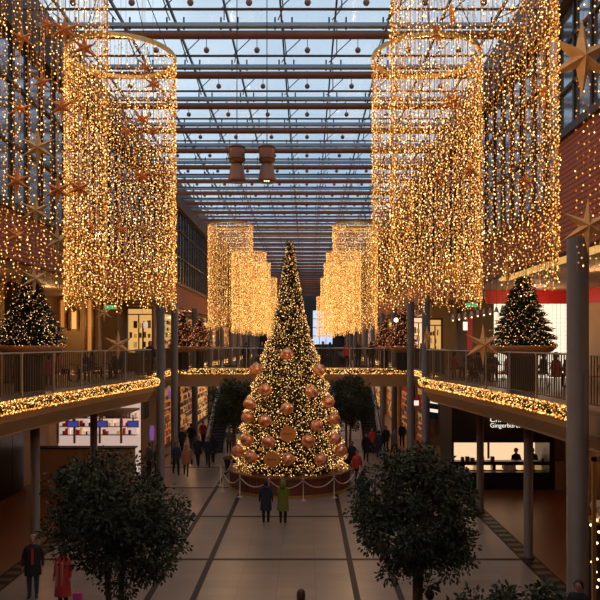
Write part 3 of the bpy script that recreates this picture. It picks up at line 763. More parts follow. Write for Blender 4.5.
# sloping stair stringer seen behind
o = empty('staircase', (-9.9, 39.2, 0), 0, 'dark sloping underside of a staircase behind the left kiosk', 'staircase')
b = MB(); b.add([(-2.0, 0, 3.05), (1.0, 0, 3.9), (1.0, 1.2, 3.9), (-2.0, 1.2, 3.05), (1.0, 0, 2.95), (1.0, 1.2, 2.95)], [(0, 4, 1), (3, 2, 5), (0, 1, 2, 3), (0, 3, 5, 4), (1, 4, 5, 2)])
b.build('stringer', M['darkframe'], o)
# narrow violet sign
p = W(152, 433, 41); o = empty('shop_sign', p, 0, 'narrow upright violet lit sign beside the left column', 'sign'); MB().lathe([(0, -.45), (.12, -.4), (.15, 0), (.12, .4), (0, .45)], n=12, sx=1, sy=.4).build('lit_face', M['violet'], o); MB().b2((-.03, .05, -2), (.03, .1, .0)).build('pole', M['rod'], o)

# snack bar on the right: black front, bright serving hatch
o = empty('snack_bar', (0, 0, 0), 0, 'black-fronted snack bar with a bright serving hatch under the right gallery', 'shop')
y = 34.7; zc0, zc1 = 1.38, 2.3
MB().b2((7.2, y, 0), (11.85, y+.3, .85)).build('counter', M['blackpanel'], o)
MB().b2((7.2, y, 1.2), (11.85, y+.5, zc0)).build('worktop', M['blackpanel'], o)
MB().b2((7.2, y, zc1), (11.85, y+.3, 4.3)).build('fascia', M['blackpanel'], o)
MB().b2((11.85, y, 0), (12.1, y+3, 4.3)).build('side_wall', M['blackpanel'], o); MB().b2((7.1, y, 0), (7.2, y+3, 4.3)).build('end_wall', M['blackpanel'], o)
MB().b2((7.2, y+2.2, .6), (11.85, y+2.3, 3)).build('back_panel', M['kitchen'], o)
for x in (9.4,): MB().b2((x-.05, y+2.0, 1.2), (x+.05, y+2.1, 2.5)).build('mullion', M['brown'], o)
hb = MB()
for i in range(16): hb.lathe([(.05, -.14), (.04, -.02), (0, 0)], (7.5+i*.28, y+1.2, 2.42), 8)
hb.build('hanging_pans', M['rod'], o)
goods(o, 7.3, 11.7, y+.9, .85, 1.35, 14, 1, ['kitchen', 'blackpanel', 'good2', 'blackpanel', 'good4'], 14, dep=.4)
goods(o, 7.3, 11.7, y+.25, 1.39, 1.65, 18, 1, ['blackpanel', 'rod'], 15, dep=.2, fill=.35)
p = W(489, 422, y-.03); text('Cn.', .42, (p.x, p.y, p.z), M['whitesign'], o, shear=.3); p = W(490, 427.5, y-.03); text('Gingerburen', .30, (p.x, p.y, p.z), M['whitesign'], o)
# plain wall piece to the right of the bar
o = empty('shop_partition', (0, 0, 0), 0, 'grey-brown panelled partition right of the black snack bar', 'partition')
MB().b2((12.1-.02, 34.7, 0), (12.58, 35, 4.3)).build('panel', M['conc'], o)
MB().b2((12.12, 34.62, 0), (12.58, 34.7, 1.4)).build('dado', M['cream'], o)

# shop units along the far aisle, both storeys
def shop_unit(s, y0, y1, z0, z1, lit, keys, label, seed, frame='brown', sign=None, hang=0):
    x = AX+s*(AW-.02)
    o = empty('shopfront', (x, y0, z0), 0, label, 'shopfront', 'lit shopfronts along the far aisle'); L = y1-y0; H = z1-z0
    MB().b2((-s*.04, .2, .1), (-s*.02, L-.2, H-.1)).build('lit_interior', M[lit], o)
    f = MB()
    for yy in (0, L): f.b2((-s*.16, yy-.12, 0), (0, yy+.12, H))
    f.b2((-s*.16, 0, H-.25), (0, L, H)); f.b2((-s*.16, 0, 0), (0, L, .25)); f.build('frame', M[frame], o)
    sh = MB()
    nz = 5
    for j in range(1, nz): sh.b2((-s*.14, .2, j*H/nz), (-s*.05, L-.2, j*H/nz+.04))
    sh.build('shelf', M['brown'], o)
    goods(o, .3, L-.3, -s*.09, .3, H-.5, int(L/.4), 7, keys, seed, 'y', .08, .8)
    MB().b2((-s*.15, .12, .2), (-s*.155, L-.12, H-.2)).build('window_pane', M['glass'], o)
    if sign:
        MB().b2((-s*.17, L*.3, H-.9), (-s*.22, L*.7, H-.3)).build('sign_panel', M[sign], o)
kk = ['good0', 'good1', 'good2', 'good3', 'good4', 'litgold']
shop_unit(-1, 47.6, 52.8, 0, 4.25, 'litwarm', ['good0', 'good1', 'good3', 'redsign', 'good1', 'good4'], 'glowing orange-red shop window nearest the left column', 1, 'brown', 'violet')
shop_unit(-1, 54, 61, 0, 4.25, 'litwarm', ['good4', 'good3', 'blackpanel', 'good2'], 'shop window with pale lamps second along the left aisle', 2, 'walld')
shop_unit(-1, 62.5, 72, 0, 4.25, 'litgold', kk, 'shop window third along the left aisle', 3, 'walld')
shop_unit(-1, 74, 90, 0, 4.25, 'litwarm', kk, 'shop window farthest along the left aisle', 4, 'walld')
shop_unit(1, 46.6, 51.5, 0, 4.25, 'litwarm', ['good4', 'blackpanel', 'good4', 'good3'], 'orange framed shopfront with a blue and white sign on the right', 5, 'orangec')
shop_unit(1, 53, 60, 0, 4.25, 'litwarm', ['good4', 'good3', 'blackpanel', 'good0'], 'dim shop window with a red sign second along the right aisle', 6, 'walld', 'redsign')
shop_unit(1, 61.5, 70, 0, 4.25, 'litwarm', kk, 'gold-framed shop window third along the right aisle', 7, 'goldframe')
shop_unit(1, 72, 90, 0, 4.25, 'litgold', kk, 'shop window farthest along the right aisle', 8, 'walld')
for s, sd in ((-1, 'left'), (1, 'right')):
    for i, (a, b) in enumerate(((47, 54), (56, 64), (66, 76), (78, 92))):
        shop_unit(s, a, b, 5.5, 9.4, 'litwarm' if i % 2 else 'litgold', kk, 'lit upper shop window, %s side, %s beyond the bridge' % (sd, ('first', 'second', 'third', 'fourth')[i]), 20+i+5*s, 'walld')
# lettered logos on the right aisle
q = empty('hanging_sign', W(447, 420, 44.6), 0, 'white glowing logo sign on black between the right columns', 'sign'); MB().b2((-.55, .02, -.9), (.5, .1, 1.1)).build('board', M['blackpanel'], q); text('L', 1.0, (-.33, 0, -.1), M['whitesign'], q, name='logo'); text('a', .5, (.1, 0, -.1), M['whitesign'], q, name='logo')
q = empty('hanging_sign', W(436, 408, 44.9), 0, 'blue hanging sign with two white stripes in an orange frame', 'sign'); MB().b2((-.45, .02, -.7), (.45, .08, .75)).build('board', M['navy'], q)
b = MB()
for z in (.2, -.35): b.add([(-.4, 0, z+.12), (.4, 0, z), (.4, 0, z+.2), (-.4, 0, z+.32), (-.4, .02, z+.12), (.4, .02, z), (.4, .02, z+.2), (-.4, .02, z+.32)], [(0, 1, 2, 3), (7, 6, 5, 4), (0, 4, 5, 1), (1, 5, 6, 2), (2, 6, 7, 3), (3, 7, 4, 0)])
b.build('stripe', M['whitesign'], q)
MB().b2((-.7, .1, -2.4), (-.5, .3, 1.0)).build('frame', M['orangec'], q); MB().b2((.5, .1, -2.4), (.62, .3, 1.0)).build('frame', M['orangec'], q); MB().b2((-.7, .1, .85), (.62, .3, 1.05)).build('frame', M['orangec'], q)
MB().b2((-.5, .3, -2.4), (.5, .32, .9)).build('back_panel', M['brown'], q)
q = empty('hanging_sign', W(416, 403, 47.5), 0, 'red shop sign with a pale mark, just right of the slim column', 'sign'); MB().b2((-.35, 0, -.35), (.35, .1, .35)).build('board', M['redsign'], q); MB().b2((-.18, -.02, -.16), (.18, 0, .16)).build('mark', M['whitesign'], q)

# glass vitrine at the right border with gold frame and bulbs
o = empty('display_window', (7.08, 17.6, 0), 0, 'gold-framed glass display window at the right border with round bulbs', 'display window')
b = MB()
for x in (.0, 2.3): b.b2((x, 0, 0), (x+.09, .09, 4.3)); b.b2((x, 1.5, 0), (x+.09, 1.59, 4.3))
b.b2((0, 0, 4.2), (2.39, .09, 4.3)); b.b2((0, 0, 0), (2.39, .09, .2)); b.build('frame', M['goldframe'], o)
MB().b2((.09, .03, .2), (2.3, .05, 4.2)).build('pane', M['glass'], o); MB().b2((.2, 1.4, 0), (2.3, 1.5, 4.3)).build('back_panel', M['brown'], o)
MB().b2((.15, .3, 2.55), (2.3, 1.0, 2.62)).build('shelf', M['goldframe'], o)
MB().lathe([(.05, 0), (.35, .06), (.42, .35), (.40, .42), (0, .42)], (.62, .6, 2.62), 20).build('white_dish', M['rope'], o)
MB().b2((.2, .9, .2), (2.3, 1.3, 2.3)).build('dark_cloth', M['navy'], o)
for i, (px, py) in enumerate(((597, 543), (593, 550), (597, 559), (592, 562), (596, 572), (593, 578), (597, 587), (591, 525), (597, 520), (599, 532), (599, 580))):
    p = W(px, py, 18.0)-Vector((7.08, 17.6, 0)); q = MB(); q.lathe([(0, -.035), (.03, -.02), (.036, 0), (.03, .02), (0, .035)], tuple(p), 10); q.build('bulb', M['bulb_big'], o)
lamp((8.3, 18.2, 3.9), 9, (1, .6, .2)); lamp((-11.8, 36.3, 8.3), 40, (1, .55, .18)); lamp((-11.5, 31, 8.9), 30, (1, .55, .18))

# upper gallery, right: white screen shop with red band
o = empty('screen_wall_shop', (0, 0, 0), 0, 'bright white shop wall with a red band above on the right upper gallery', 'shop')
y = 33.5; a = W(503, 304, y); b = W(566, 362, y)
MB().b2((a.x-.4, y, 5.5), (XR, y+.1, a.z)).build('white_screen', M['screen'], o)
MB().b2((a.x-.8, y-.4, a.z), (XR, y+.1, a.z+.62)).build('red_band', M['redsign'], o)
MB().b2((a.x-.8, y-.5, a.z+.62), (XR, y+.1, 9.6)).build('soffit', M['cream'], o)
b_ = MB()
for i in range(22): b_.b2((a.x-.3+i*.2, y-.02, 5.6), (a.x-.29+i*.2, y, a.z))
for i in range(18): b_.b2((a.x-.4, y-.02, 5.7+i*.2), (b.x+.3, y, 5.71+i*.2))
b_.build('screen_grid', M['belt'], o)
MB().b2((XR-.15, 22, 8.9), (XR-.02, 33, 9.5)).build('red_band', M['redsign'], o)
o2 = empty('strip_light', (7.3, 18, 9.49), 0, 'warm strip of light under the gallery ceiling beside the tall grey column', 'light'); MB().b2((0, 0, 0), (.35, 9, .1)).build('diffuser', M['litgold'], o2)
lamp((10.5, 31.8, 8.9), 35, (1, .5, .25))
p = W(470, 334, 38); o = empty('shop_sign', p, 0, 'upright red lit sign left of the white-lit fir', 'sign'); MB().b2((-.13, 0, -1.6), (.13, .12, .85)).build('board', M['redsign'], o); MB().b2((-.35, 0, .2), (-.13, .1, .65)).build('flag', M['whitesign'], o); MB().b2((-.05, .02, -3.0+.45), (.05, .1, -1.6)).build('pole', M['rod'], o)
for px, py, D, lab in ((472, 305, 36, 'small green emergency exit sign above the row of white cone lamps'), (110, 307, 36, 'small green emergency exit sign on the left upper gallery')):
    p = W(px, py, D); o = empty('exit_sign', p, 0, lab, 'exit sign'); MB().b2((-.3, 0, -.1), (.3, .08, .1)).build('panel', M['greensign'], o); MB().b2((-.01, .03, .1), (.01, .05, 9.6-p.z)).build('rod', M['rod'], o)
for i in range(9):
    px = 453+i*6.2; p = W(px, 320-i*1.1, 30-i*.3); o = empty('cone_lamp', p, 0, 'white cone lamp, %s from the left in the hanging row beside the white-lit fir' % OR[i], 'lamp', 'row of white cone lamps')
    MB().lathe([(.10, 0), (.03, .22), (0, .23)], n=12).build('shade', M['rope'], o); MB().octa((0, 0, -.02), .035, 0).build('bulb', M['bulb_big'], o); MB().tube([(0, 0, .22), (0, 0, 9.6-p.z)], .006, 4).build('cable', M['rod'], o)
# upper gallery, left: lit wall niches and a cream shop
def lit_box(px0, px1, py0, py1, D, key, label, name='lit_niche', cat='niche'):
    a = W(px0, py0, D); b = W(px1, py1, D); o = empty(name, ((a.x+b.x)/2, D, (5.5 if 'niche' not in name else b.z)), 0, label, cat); w = (b.x-a.x)/2; h = a.z-(5.5 if 'niche' not in name else b.z)
    MB().b2((-w, .1, 0), (w, .2, h)).build('lit_back', M[key], o)
    if cat == 'shop':
        MB().b2((-w, -.05, h-.35), (w, .05, h-.29)).build('transom', M['brown'], o); MB().b2((-w*.1-.03, -.05, 0), (-w*.1+.03, .05, h-.3)).build('mullion', M['brown'], o)
        goods(o, -w*.95, w*.95, -.0, h*.38, h*.85, 5, 3, ['goldframe', 'brown', 'good2', 'cream'], int(px0), dep=.1, fill=.6)
        MB().b2((-w, -.5, .0), (w*.2, -.15, h*.3)).build('counter', M['brown'], o)
    f = MB(); f.b2((-w-.1, -.1, 0), (-w, .2, h)); f.b2((w, -.1, 0), (w+.1, .2, h)); f.b2((-w-.1, -.1, h), (w+.1, .2, h+.12)); f.build('frame', M['brown'], o)
    return o
S(MB().b2((XL, 37.7, 5.5), (-10.9, 38, 9.6)).build('wall_left_inner', M['wallc']))
lit_box(60, 65, 300, 327, 37.5, 'litwarm', 'yellow lit niche, leftmost behind the left gallery café', 'lit_niche')
lit_box(71, 77, 312, 329, 37.5, 'litgold', 'bright yellow lit niche next to the wall lamp of the left café')
lit_box(87, 92, 300, 345, 37.5, 'litwarm', 'tall lit doorway behind the left gallery café', 'lit_doorway', 'doorway')
lit_box(128, 152, 309, 352, 42, 'litgold', 'cream-yellow lit shop entrance on the left upper gallery', 'lit_shop', 'shop')
lit_box(430, 441, 320, 345, 43, 'litgold', 'yellow lit shop entrance behind the right gallery end', 'lit_shop', 'shop')
lit_box(414, 424, 318, 342, 47.5, 'kitchen', 'small pale lit shop window by the slim right column', 'lit_shop', 'shop')
q = empty('floor_lamp', (W(143, 325, 34).x, 34, 5.5), 0, 'lamp post with a small bright lantern on the left gallery', 'lamp'); MB().tube([(0, 0, 0), (0, 0, 2.6)], .04, 8).build('post', M['darkframe'], q); MB().lathe([(0, 2.3), (.1, 2.35), (.12, 2.6), (0, 2.7)], (.12, 0, 0), 10).build('lantern', M['litwhite'], q)
p = W(396, 320, 40); q = empty('globe_light', p, 0, 'bright round bulb above the amber-lit fir on the right', 'lamp'); MB().lathe([(.12*math.sin(PI*i/8) if 0 < i < 8 else 0, -.12*math.cos(PI*i/8)) for i in range(9)], n=14).build('globe', M['bulb_big'], q); MB().tube([(0, 0, .1), (0, 0, 9.6-p.z+7.4)], .008, 4).build('cable', M['rod'], q)

# ================================================================ PEOPLE
POSES = {}
def body(pose):
    if pose in POSES: return POSES[pose]
    seat = pose == 'sit'
    V = []; Ed = []; Rr = []
    def j(p, r, par=None):
        V.append(p); Rr.append(r if isinstance(r, tuple) else (r, r))
        if par is not None: Ed.append((par, len(V)-1))
        return len(V)-1
    dz = -.42 if seat else 0
    pel = j((0, 0, .97+dz), (.15, .12)); sp = j((0, 0, 1.16+dz), (.13, .10), pel); ch = j((0, .0, 1.34+dz), (.15, .11), sp); nk = j((0, 0, 1.48+dz), .06, ch); hd = j((0, -.01, 1.58+dz), .06, nk)
    hands = []
    for s in (-1, 1):
        if seat: kn, an, to, hp = (s*.13, -.42, .52), (s*.13, -.40, .10), (s*.14, -.55, .045), (s*.10, -.02, .50)
        elif pose == 'walk': kn, an, to, hp = (s*.08, -s*.16-.05, .52), (s*.075, -s*.30+.04, .10+(.05 if s < 0 else 0)), (s*.085, -s*.30-.10, .045), (s*.09, 0, .90)
        else: kn, an, to, hp = (s*.095, -.015, .50), (s*.09, .02, .09), (s*.11, -.13, .04), (s*.085, 0, .90)
        h = j(hp, .10, pel); k_ = j(kn, .075, h); a_ = j(an, .052, k_); j(to, .042, a_)
        sh = j((s*.17, 0, 1.40+dz), .075, ch)
        if seat or pose == 'hold': el, wr = (s*.25, -.05, 1.14+dz), (s*.13, -.27, 1.10+dz)
        elif pose == 'walk': el, wr = (s*.25, s*.10, 1.14), (s*.26, s*.12-.10, .92)
        else: el, wr = (s*.25, .02, 1.14), (s*.26, -.05, .90)
        e = j(el, .052, sh); w_ = j(wr, .034, e)
        d = (Vector(wr)-Vector(el)).normalized(); pm = Vector(wr)+d*.07
        j(tuple(pm), (.032, .024), w_); hands.append((Vector(wr), pm, d, s))
    me = bpy.data.meshes.new('b'); me.from_pydata(V, Ed, []); ob = bpy.data.objects.new('b', me); C.objects.link(ob)
    ob.modifiers.new('s', 'SKIN')
    for i, sv in enumerate(me.skin_vertices[0].data): sv.radius = Rr[i]; sv.use_root = (i == 0)
    ss = ob.modifiers.new('u', 'SUBSURF'); ss.levels = 1; ss.render_levels = 1
    dg = bpy.context.evaluated_depsgraph_get(); dg.update()
    m2 = bpy.data.meshes.new_from_object(ob.evaluated_get(dg)); bpy.data.objects.remove(ob)
    b = MB(); vs = [tuple(v.co) for v in m2.vertices]; fs = [tuple(p.vertices) for p in m2.polygons]
    zt = 1.50+dz
    for f in fs: pass
    n0 = len(b.v); b.v.extend(vs)
    for f in fs:
        c = Vector((0, 0, 0))
        for i in f: c += Vector(vs[i])
        c /= len(f); mi = 2
        if c.z > zt: mi = 0
        elif any((c-w_).dot(d) > -.005 and (c-p_).length < .12 for w_, p_, d, s in hands): mi = 0
        elif seat and (c.z < .62 and c.y < -.08 or c.z < .5) or (not seat and c.z < .93 and abs(c.x) < .2): mi = 1
        if c.z < .10 and not mi == 0: mi = 3
        b.f.append(f); b.m.append(mi); b.sm.append(True)
    # head: shaped skull, nose, ears, eyes, mouth
    prof = [(0, -.125), (.037, -.118), (.055, -.09), (.068, -.045), (.077, 0), (.078, .04), (.068, .08), (.045, .108), (0, .12)]
    cz = 1.635+dz
    b.lathe([(p_*1.06, q_*1.05) for p_, q_ in prof], (0, -.01, cz), 14, 0, True, 1, 1.2)
    b.add([(-.014, -.095, cz-.03), (.014, -.095, cz-.03), (0, -.125, cz-.028), (0, -.098, cz+.02)], [(0, 2, 3), (2, 1, 3), (0, 1, 2)], 0)
    for s in (-1, 1):
        b.lathe([(0, -.03), (.012, -.02), (.016, 0), (.012, .02), (0, .03)], (s*.079, 0, cz-.005), 8, 0, True, .6, 1.2)
        b.lathe([(0, -.007), (.012, 0), (0, .007)], (s*.03, -.096, cz+.012), 8, 4, True, 1, .6)
    b.lathe([(0, -.006), (.022, 0), (0, .006)], (0, -.088, cz-.065), 8, 5, True, 1, .5)
    for wr, pm, d, s in hands:   # four fingers and a thumb rooted in the palm
        side = Vector((0, 1, 0)) if abs(d.z) > .6 else Vector((0, 0, 1)); side = (side-d*side.dot(d)).normalized(); inn = Vector((-s, 0, 0)); inn = (inn-d*inn.dot(d)).normalized()
        for q, L in zip((-.024, -.008, .008, .024), (.055, .068, .07, .062)):
            p = pm+side*q*-1; b.tube([p, p+d*L*.55+inn*.004, p+d*L*.9+inn*.022], [.0095, .009, .006], 6, 0)
        p = wr+d*.03-side*.025; b.tube([p, p-side*.03+d*.025, p-side*.035+d*.055+inn*.01], [.011, .010, .007], 6, 0)
    me = b.mesh('person_body', [M['skin'], M['black'], M['black'], M['shoe'], M['eye'], M['redwood']])
    POSES[pose] = (me, dz); return POSES[pose]
CO = {}
def coat(hem, seat, dz):
    k_ = (hem, seat)
    if k_ in CO: return CO[k_]
    pr = [(.075, .075, 1.505), (.10, .085, 1.47), (.155, .11, 1.44), (.20, .13, 1.385), (.218, .145, 1.30), (.215, .15, 1.2), (.205, .148, 1.1), (.205, .155, 1.0)]
    z = 1.0
    while z > hem+.01: z = max(hem, z-.12); pr.append((.205+(1-z)*.07, .16+(1-z)*.07, z))
    b = MB(); vs = []; n = 20
    for rx, ry, z in pr:
        for q in range(n):
            a = 2*PI*q/n; f = 1+.02*math.sin(a*5+z*4); vs.append((rx*f*math.cos(a), ry*f*math.sin(a), z+dz))
    b.add(vs, [(i*n+q, (i+1)*n+q, (i+1)*n+(q+1) % n, i*n+(q+1) % n) for i in range(len(pr)-1) for q in range(n)], 0, True)
    m = b.mesh('coat', M['black']); CO[k_] = m; return m
def hairmesh(long):
    b = MB(); n = 16; vs = []; rows = []
    prof = [(.124, 0), (.112, .05), (.085, .072), (.045, .084), (0.0, .090), (-.045, .088)]+([(-.10, .082), (-.17, .078), (-.22, .05)] if long else [(-.075, .06)])
    for z, r in prof:
        for q in range(n):
            a = 2*PI*q/n; r2 = r
            front = max(0, -math.sin(a))
            zz = z
            if z < .05: r2 = r*(1-.0*front); 
            y = r2*1.2*math.sin(a)
            if z < .06 and front > .35: y = -.075; zz = max(z, .055); 
            vs.append((r2*math.cos(a), y-.01, zz))
    b.add(vs, [(i*n+q, i*n+(q+1) % n, (i+1)*n+(q+1) % n, (i+1)*n+q) for i in range(len(prof)-1) for q in range(n)], 0, True)
    return b
HM = {k_: hairmesh(k_).mesh('hair', M['hair']) for k_ in (False, True)}
def slot(o, ms):
    for i, m in enumerate(ms):
        o.material_slots[i].link = 'OBJECT'; o.material_slots[i].material = m
def person(x, y, z, rz, h, pose, top, legs, hair, label, hem=.82, long=False, hood=False, extra=None, group=None):
    me, dz = body(pose)
    o = inst('person', me, None, (x, y, z), rz); s = h/1.755; o.scale = (s, s, s); tag(o, label, 'person', group)
    slot(o, [M['skin'], M[legs], M[top], M['shoe'], M['eye'], M['redwood']])
    hm = .9 if pose == 'sit' else hem
    c = inst('coat', coat(hm, pose == 'sit', dz), o); slot(c, [M[top]])
    hh = inst('hair', HM[long], o, (0, .006, 1.64+dz)); hh.scale = (1.07, 1.07, 1.07); slot(hh, [M[hair]])
    if hood == 'up':
        q = MB(); q.lathe([(.13, -.2), (.125, -.1), (.125, 0), (.115, .08), (.07, .135), (0, .15)], n=18, sy=1.1); q.build('hood', M[top], o, (0, .045, 1.64+dz))
    elif hood:
        q = MB(); q.lathe([(.10, -.10), (.145, -.05), (.14, .02), (.09, .07)], n=16, sy=.9); q.build('hood', M[top], o, (0, .05, 1.47+dz))
    if extra == 'bag':
        q = empty('shoulder_bag', (x+.30*math.cos(rz), y+.30*math.sin(rz), z+.62), rz, label.split(' ')[0]+' '+'dark shoulder bag carried by the '+' '.join(label.split(' ')[:5]), 'bag')
        q['label'] = 'dark bag hanging beside the '+label.split(',')[0].replace('person in ', '')[:60]
        MB().box((0, 0, .15), (.10, .28, .26)).build('bag_body', M['black'], q); MB().tube([(0, -.12, .28), (-.05, 0, .72), (0, .12, .28)], .008, 5).build('strap', M['black'], q)
    return o
FR = PI   # facing away from the camera
def gx(px, D): return (px-306)*D/F
# ground floor
person(gx(33, 19.9), 19.9, 0, .25, 1.78, 'stand', 'black', 'jeans', 'hairg', 'grey-haired person in an open black jacket and jeans at the left border', .66)
q = MB(); q.b2((-.03, -.162, .98), (.03, -.14, 1.40))
q.build('red_shirt_front', M['redc'], bpy.data.objects['person'])
person(gx(63, 19.2), 19.2, 0, -.2, 1.62, 'stand', 'redc', 'black', 'hair', 'person in a red and pink coat with black gloves, half under the leaves', .36, True)
q = MB(); q.b2((-.12, -.20, .66), (-.05, -.13, 1.36)); q.b2((.03, -.2, .7), (.09, -.13, 1.36)); q.build('scarf', M['pinkc'], bpy.data.objects['person.001'])
o = empty('shopping_bag', (gx(79, 19.6), 19.5, 0), 0, 'small pink bag at the bottom edge beside the red-coated person', 'bag')
MB().b2((-.12, -.06, 0), (.12, .06, .3)).build('bag_body', mat('pink_bag', (.6, .1, .3), .5), o); MB().tube([(-.07, 0, .3), (0, 0, .5), (.07, 0, .3)], .008, 5).build('handle', M['pinkc'], o)
person(gx(266, 28.2), 28.2, 0, FR+.1, 1.72, 'stand', 'navy', 'black', 'hair', 'person in a long dark coat standing before the tree, left of the green coat', .55, True, True)
c_ = person(gx(283, 28.1), 28.1, 0, FR-.1, 1.74, 'hold', 'green', 'black', 'hairg', 'person in a bright green hooded coat standing before the tree', .55, False, 'up')
person(gx(301, 15.6), 15.6, 0, FR, 1.72, 'walk', 'redc', 'black', 'hairb', 'brown-haired person whose head shows at the bottom edge centre', .8, True)
person(gx(579, 15.9), 15.9, 0, -.6, 1.84, 'stand', 'black', 'black', 'hair', 'dark figure in the lower right corner by the display window', .8)
person(gx(433, 15.2), 15.6, 0, FR, 1.72, 'stand', 'greyc', 'black', 'hair', 'person in a dark grey coat standing under the right front leafy tree', .6)
grp = [ # px, D, turn, h, pose, top, legs, hair, hem, long, label, extra
 (176, 38.6, .4, 1.78, 'walk', 'navy', 'black', 'hair', .85, False, 'person in a navy jacket walking beside the orange coat on the left', None),
 (186, 38.2, .2, 1.66, 'walk', 'orangec', 'black', 'hairb', .7, True, 'person in a tan-orange coat carrying a bag, left group', 'bag'),
 (198, 41.3, 0, 1.78, 'walk', 'black', 'black', 'hair', .7, False, 'person in black walking right of the orange coat', None),
 (208, 41.2, .1, 1.74, 'walk', 'navy', 'black', 'hairb', .8, False, 'person in dark blue at the right end of the left group', None),
 (213, 42.4, FR, 1.7, 'walk', 'black', 'black', 'hair', .6, True, 'person in a long black coat beside the leafy tree behind', None),
 (157, 38, 1.2, 1.72, 'stand', 'black', 'black', 'hairb', .7, True, 'person in black near the violet sign', None),
 (149, 38.5, -.6, 1.76, 'stand', 'greyc', 'black', 'hair', .8, False, 'person in grey left of the violet sign', None),
 (182, 46, 0, 1.7, 'walk', 'black', 'black', 'hair', .8, False, 'person in black behind the navy and orange pair', None),
 (191, 48, FR, 1.74, 'walk', 'black', 'jeans', 'hair', .8, False, 'person in black jacket and jeans far down the left aisle', None),
 (203, 50, 0, 1.7, 'walk', 'redc', 'black', 'hair', .8, False, 'person in dark red far down the left aisle', None),
 (229, 46, 0, 1.68, 'hold', 'greyc', 'black', 'hairb', .8, True, 'person in grey with folded arms under the left rear leafy tree', None),
 (357, 36.0, .3, 1.72, 'stand', 'redc', 'black', 'hairb', .85, False, 'person in a red jacket right of the tree platform', None),
 (363, 30.4, FR, 1.7, 'stand', 'navy', 'black', 'hair', .8, False, 'person in a navy jacket partly behind the right front leafy tree', None),
 (352, 39.5, -.3, 1.7, 'walk', 'black', 'black', 'hair', .8, False, 'person in black close to the right edge of the tree', None),
 (366, 43, 0, 1.74, 'walk', 'black', 'black', 'hair', .7, False, 'person in a black coat in the crowd below the escalator', None),
 (372, 46, 0, 1.68, 'walk', 'redc', 'black', 'hairb', .8, False, 'person in red in the crowd below the escalator', None),
 (379, 44, FR, 1.76, 'walk', 'navy', 'jeans', 'hair', .8, False, 'person in navy in the crowd right of the tree', None),
 (386, 47, 0, 1.7, 'walk', 'black', 'black', 'hairb', .7, True, 'long-haired person in black in the crowd right of the tree', None),
 (394, 45, .4, 1.74, 'walk', 'greyc', 'black', 'hair', .8, False, 'person in grey by the slim right column', None),
 (402, 49, 0, 1.7, 'walk', 'black', 'black', 'hair', .8, False, 'person in black behind the slim right column', None)]
for px, D, rz, h, pose, top, legs, hair, hem, lg, lab, ex in grp:
    person(gx(px, D), D, .006, rz, h, pose, top, legs, hair, lab, hem, lg, False, ex)
person(gx(516, 35.9), 35.9, 0, .3, 1.86, 'hold', 'black', 'black', 'hair', 'dark silhouette of bar staff in the bright serving hatch, left one', .8)
person(gx(532.5, 36.2), 36.2, 0, -.4, 1.82, 'hold', 'black', 'black', 'hair', 'dark silhouette of bar staff in the serving hatch beside the thin column', .8)
# on the footbridge and galleries
up = [(246, 47.0, FR, 'black', 'hair', 'dark figure on the footbridge left of the tree'), (262, 47.6, .3, 'black', 'hair', 'dark figure on the footbridge close to the left of the tree'),
 (323, 47.2, 0, 'black', 'hairb', 'dark figure on the footbridge right beside the tree'), (330, 47.8, FR, 'navy', 'hair', 'second dark figure on the footbridge right of the tree'),
 (347, 48.2, 0, 'redc', 'hairb', 'figure in dark red on the footbridge'), (358, 47.6, .5, 'black', 'hair', 'dark figure on the footbridge above the escalator'),
 (371, 46.6, FR, 'black', 'hair', 'tall dark figure on the footbridge before the right drums'), (150, 36.5, .6, 'black', 'hair', 'dark figure standing at the rail beside the left column'),
 (341, 53, 0, 'greyc', 'hair', 'grey figure behind the footbridge')]
for i, (px, D, rz, top, hair, lab) in enumerate(up[:-1]): person(gx(px, D), D, 5.5, rz, 1.72+.03*(i % 3), 'stand', top, 'black', hair, lab, .6 if i % 2 else .8, bool(i % 2))

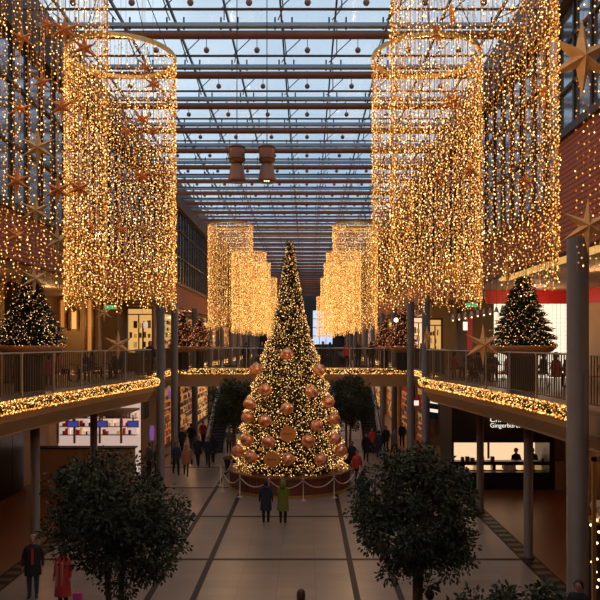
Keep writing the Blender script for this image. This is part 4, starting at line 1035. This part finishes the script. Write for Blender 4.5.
# café tables, chairs and guests on the upper galleries
def chair_proto():
    o = empty('cafe_chair', (0, 0, 0), 0, 'x', 'chair', 'café chairs on the upper galleries')
    MB().lathe([(.2, .43), (.21, .45), (.2, .47), (0, .47)], n=16).build('seat', M['brown'], o)
    b = MB(); b.tube([(-.19, .16, .46), (-.19, .22, .85), (0, .25, .92), (.19, .22, .85), (.19, .16, .46)], .014, 6); b.build('backrest', M['darkframe'], o)
    for sx in (-1, 1):
        for sy in (-1, 1): MB().tube([(sx*.15, sy*.14, .44), (sx*.19, sy*.19, 0)], .013, 6).build('leg', M['darkframe'], o)
    return o
def table_proto():
    o = empty('cafe_table', (0, 0, 0), 0, 'x', 'table', 'café tables on the upper galleries')
    MB().lathe([(.36, .71), (.37, .73), (.36, .745), (0, .745)], n=24).build('tabletop', M['brown'], o)
    MB().tube([(0, 0, .03), (0, 0, .71)], .03, 8).build('stem', M['darkframe'], o); MB().lathe([(.24, 0), (.23, .02), (.04, .04), (0, .04)], n=16).build('base', M['darkframe'], o); return o
ch0 = tb0 = None
spots = [(-10.9, 23.0, 'left gallery, nearest table'), (-10.2, 27.2, 'left gallery, second table behind the bowl'), (-9.6, 30.0, 'left gallery, third table'), (-9.0, 32.6, 'left gallery, last table by the rounded end'),
         (9.6, 25.6, 'right gallery, nearest table beside the bowl'), (8.6, 28.0, 'right gallery, second table'), (8.0, 30.4, 'right gallery, third table'), (7.4, 32.4, 'right gallery, last table by the rounded end')]
clo = ['black', 'navy', 'greyc', 'redc', 'greyc', 'black', 'pinkc', 'black']; ci = 0
cn = {'black': 'black', 'navy': 'navy', 'greyc': 'grey', 'redc': 'red', 'pinkc': 'pink'}
for i, (x, y, lab) in enumerate(spots):
    if tb0 is None: tb0 = t = table_proto()
    else: t = copy_tree(tb0)
    t.location = (x, y, 5.5); t['label'] = 'small round café table on the '+lab
    for q, a in enumerate((0.2, 2.3, 4.4)):
        if ch0 is None: ch0 = c = chair_proto()
        else: c = copy_tree(ch0)
        cx, cy = x+.75*math.sin(a), y+.75*math.cos(a)
        c.location = (cx, cy, 5.5); c.rotation_euler = (0, 0, -a)
        pos = ('behind the table', 'in front of the table towards one side', 'on the other side of the table')[q]
        c['label'] = 'dark chair %s, %s' % (('behind', 'in front', 'at the far side')[q], lab)
        if q != 1 or i % 2:
            col = clo[ci % 8]; ci += 1
            person(cx, cy-.0, 5.5, -a, 1.72, 'sit', col, 'black', 'hair' if ci % 3 else 'hairb', 'seated person in %s %s, %s' % (cn[col], ('behind', 'in front', 'at the far side')[q], lab), .9, ci % 2 == 0)
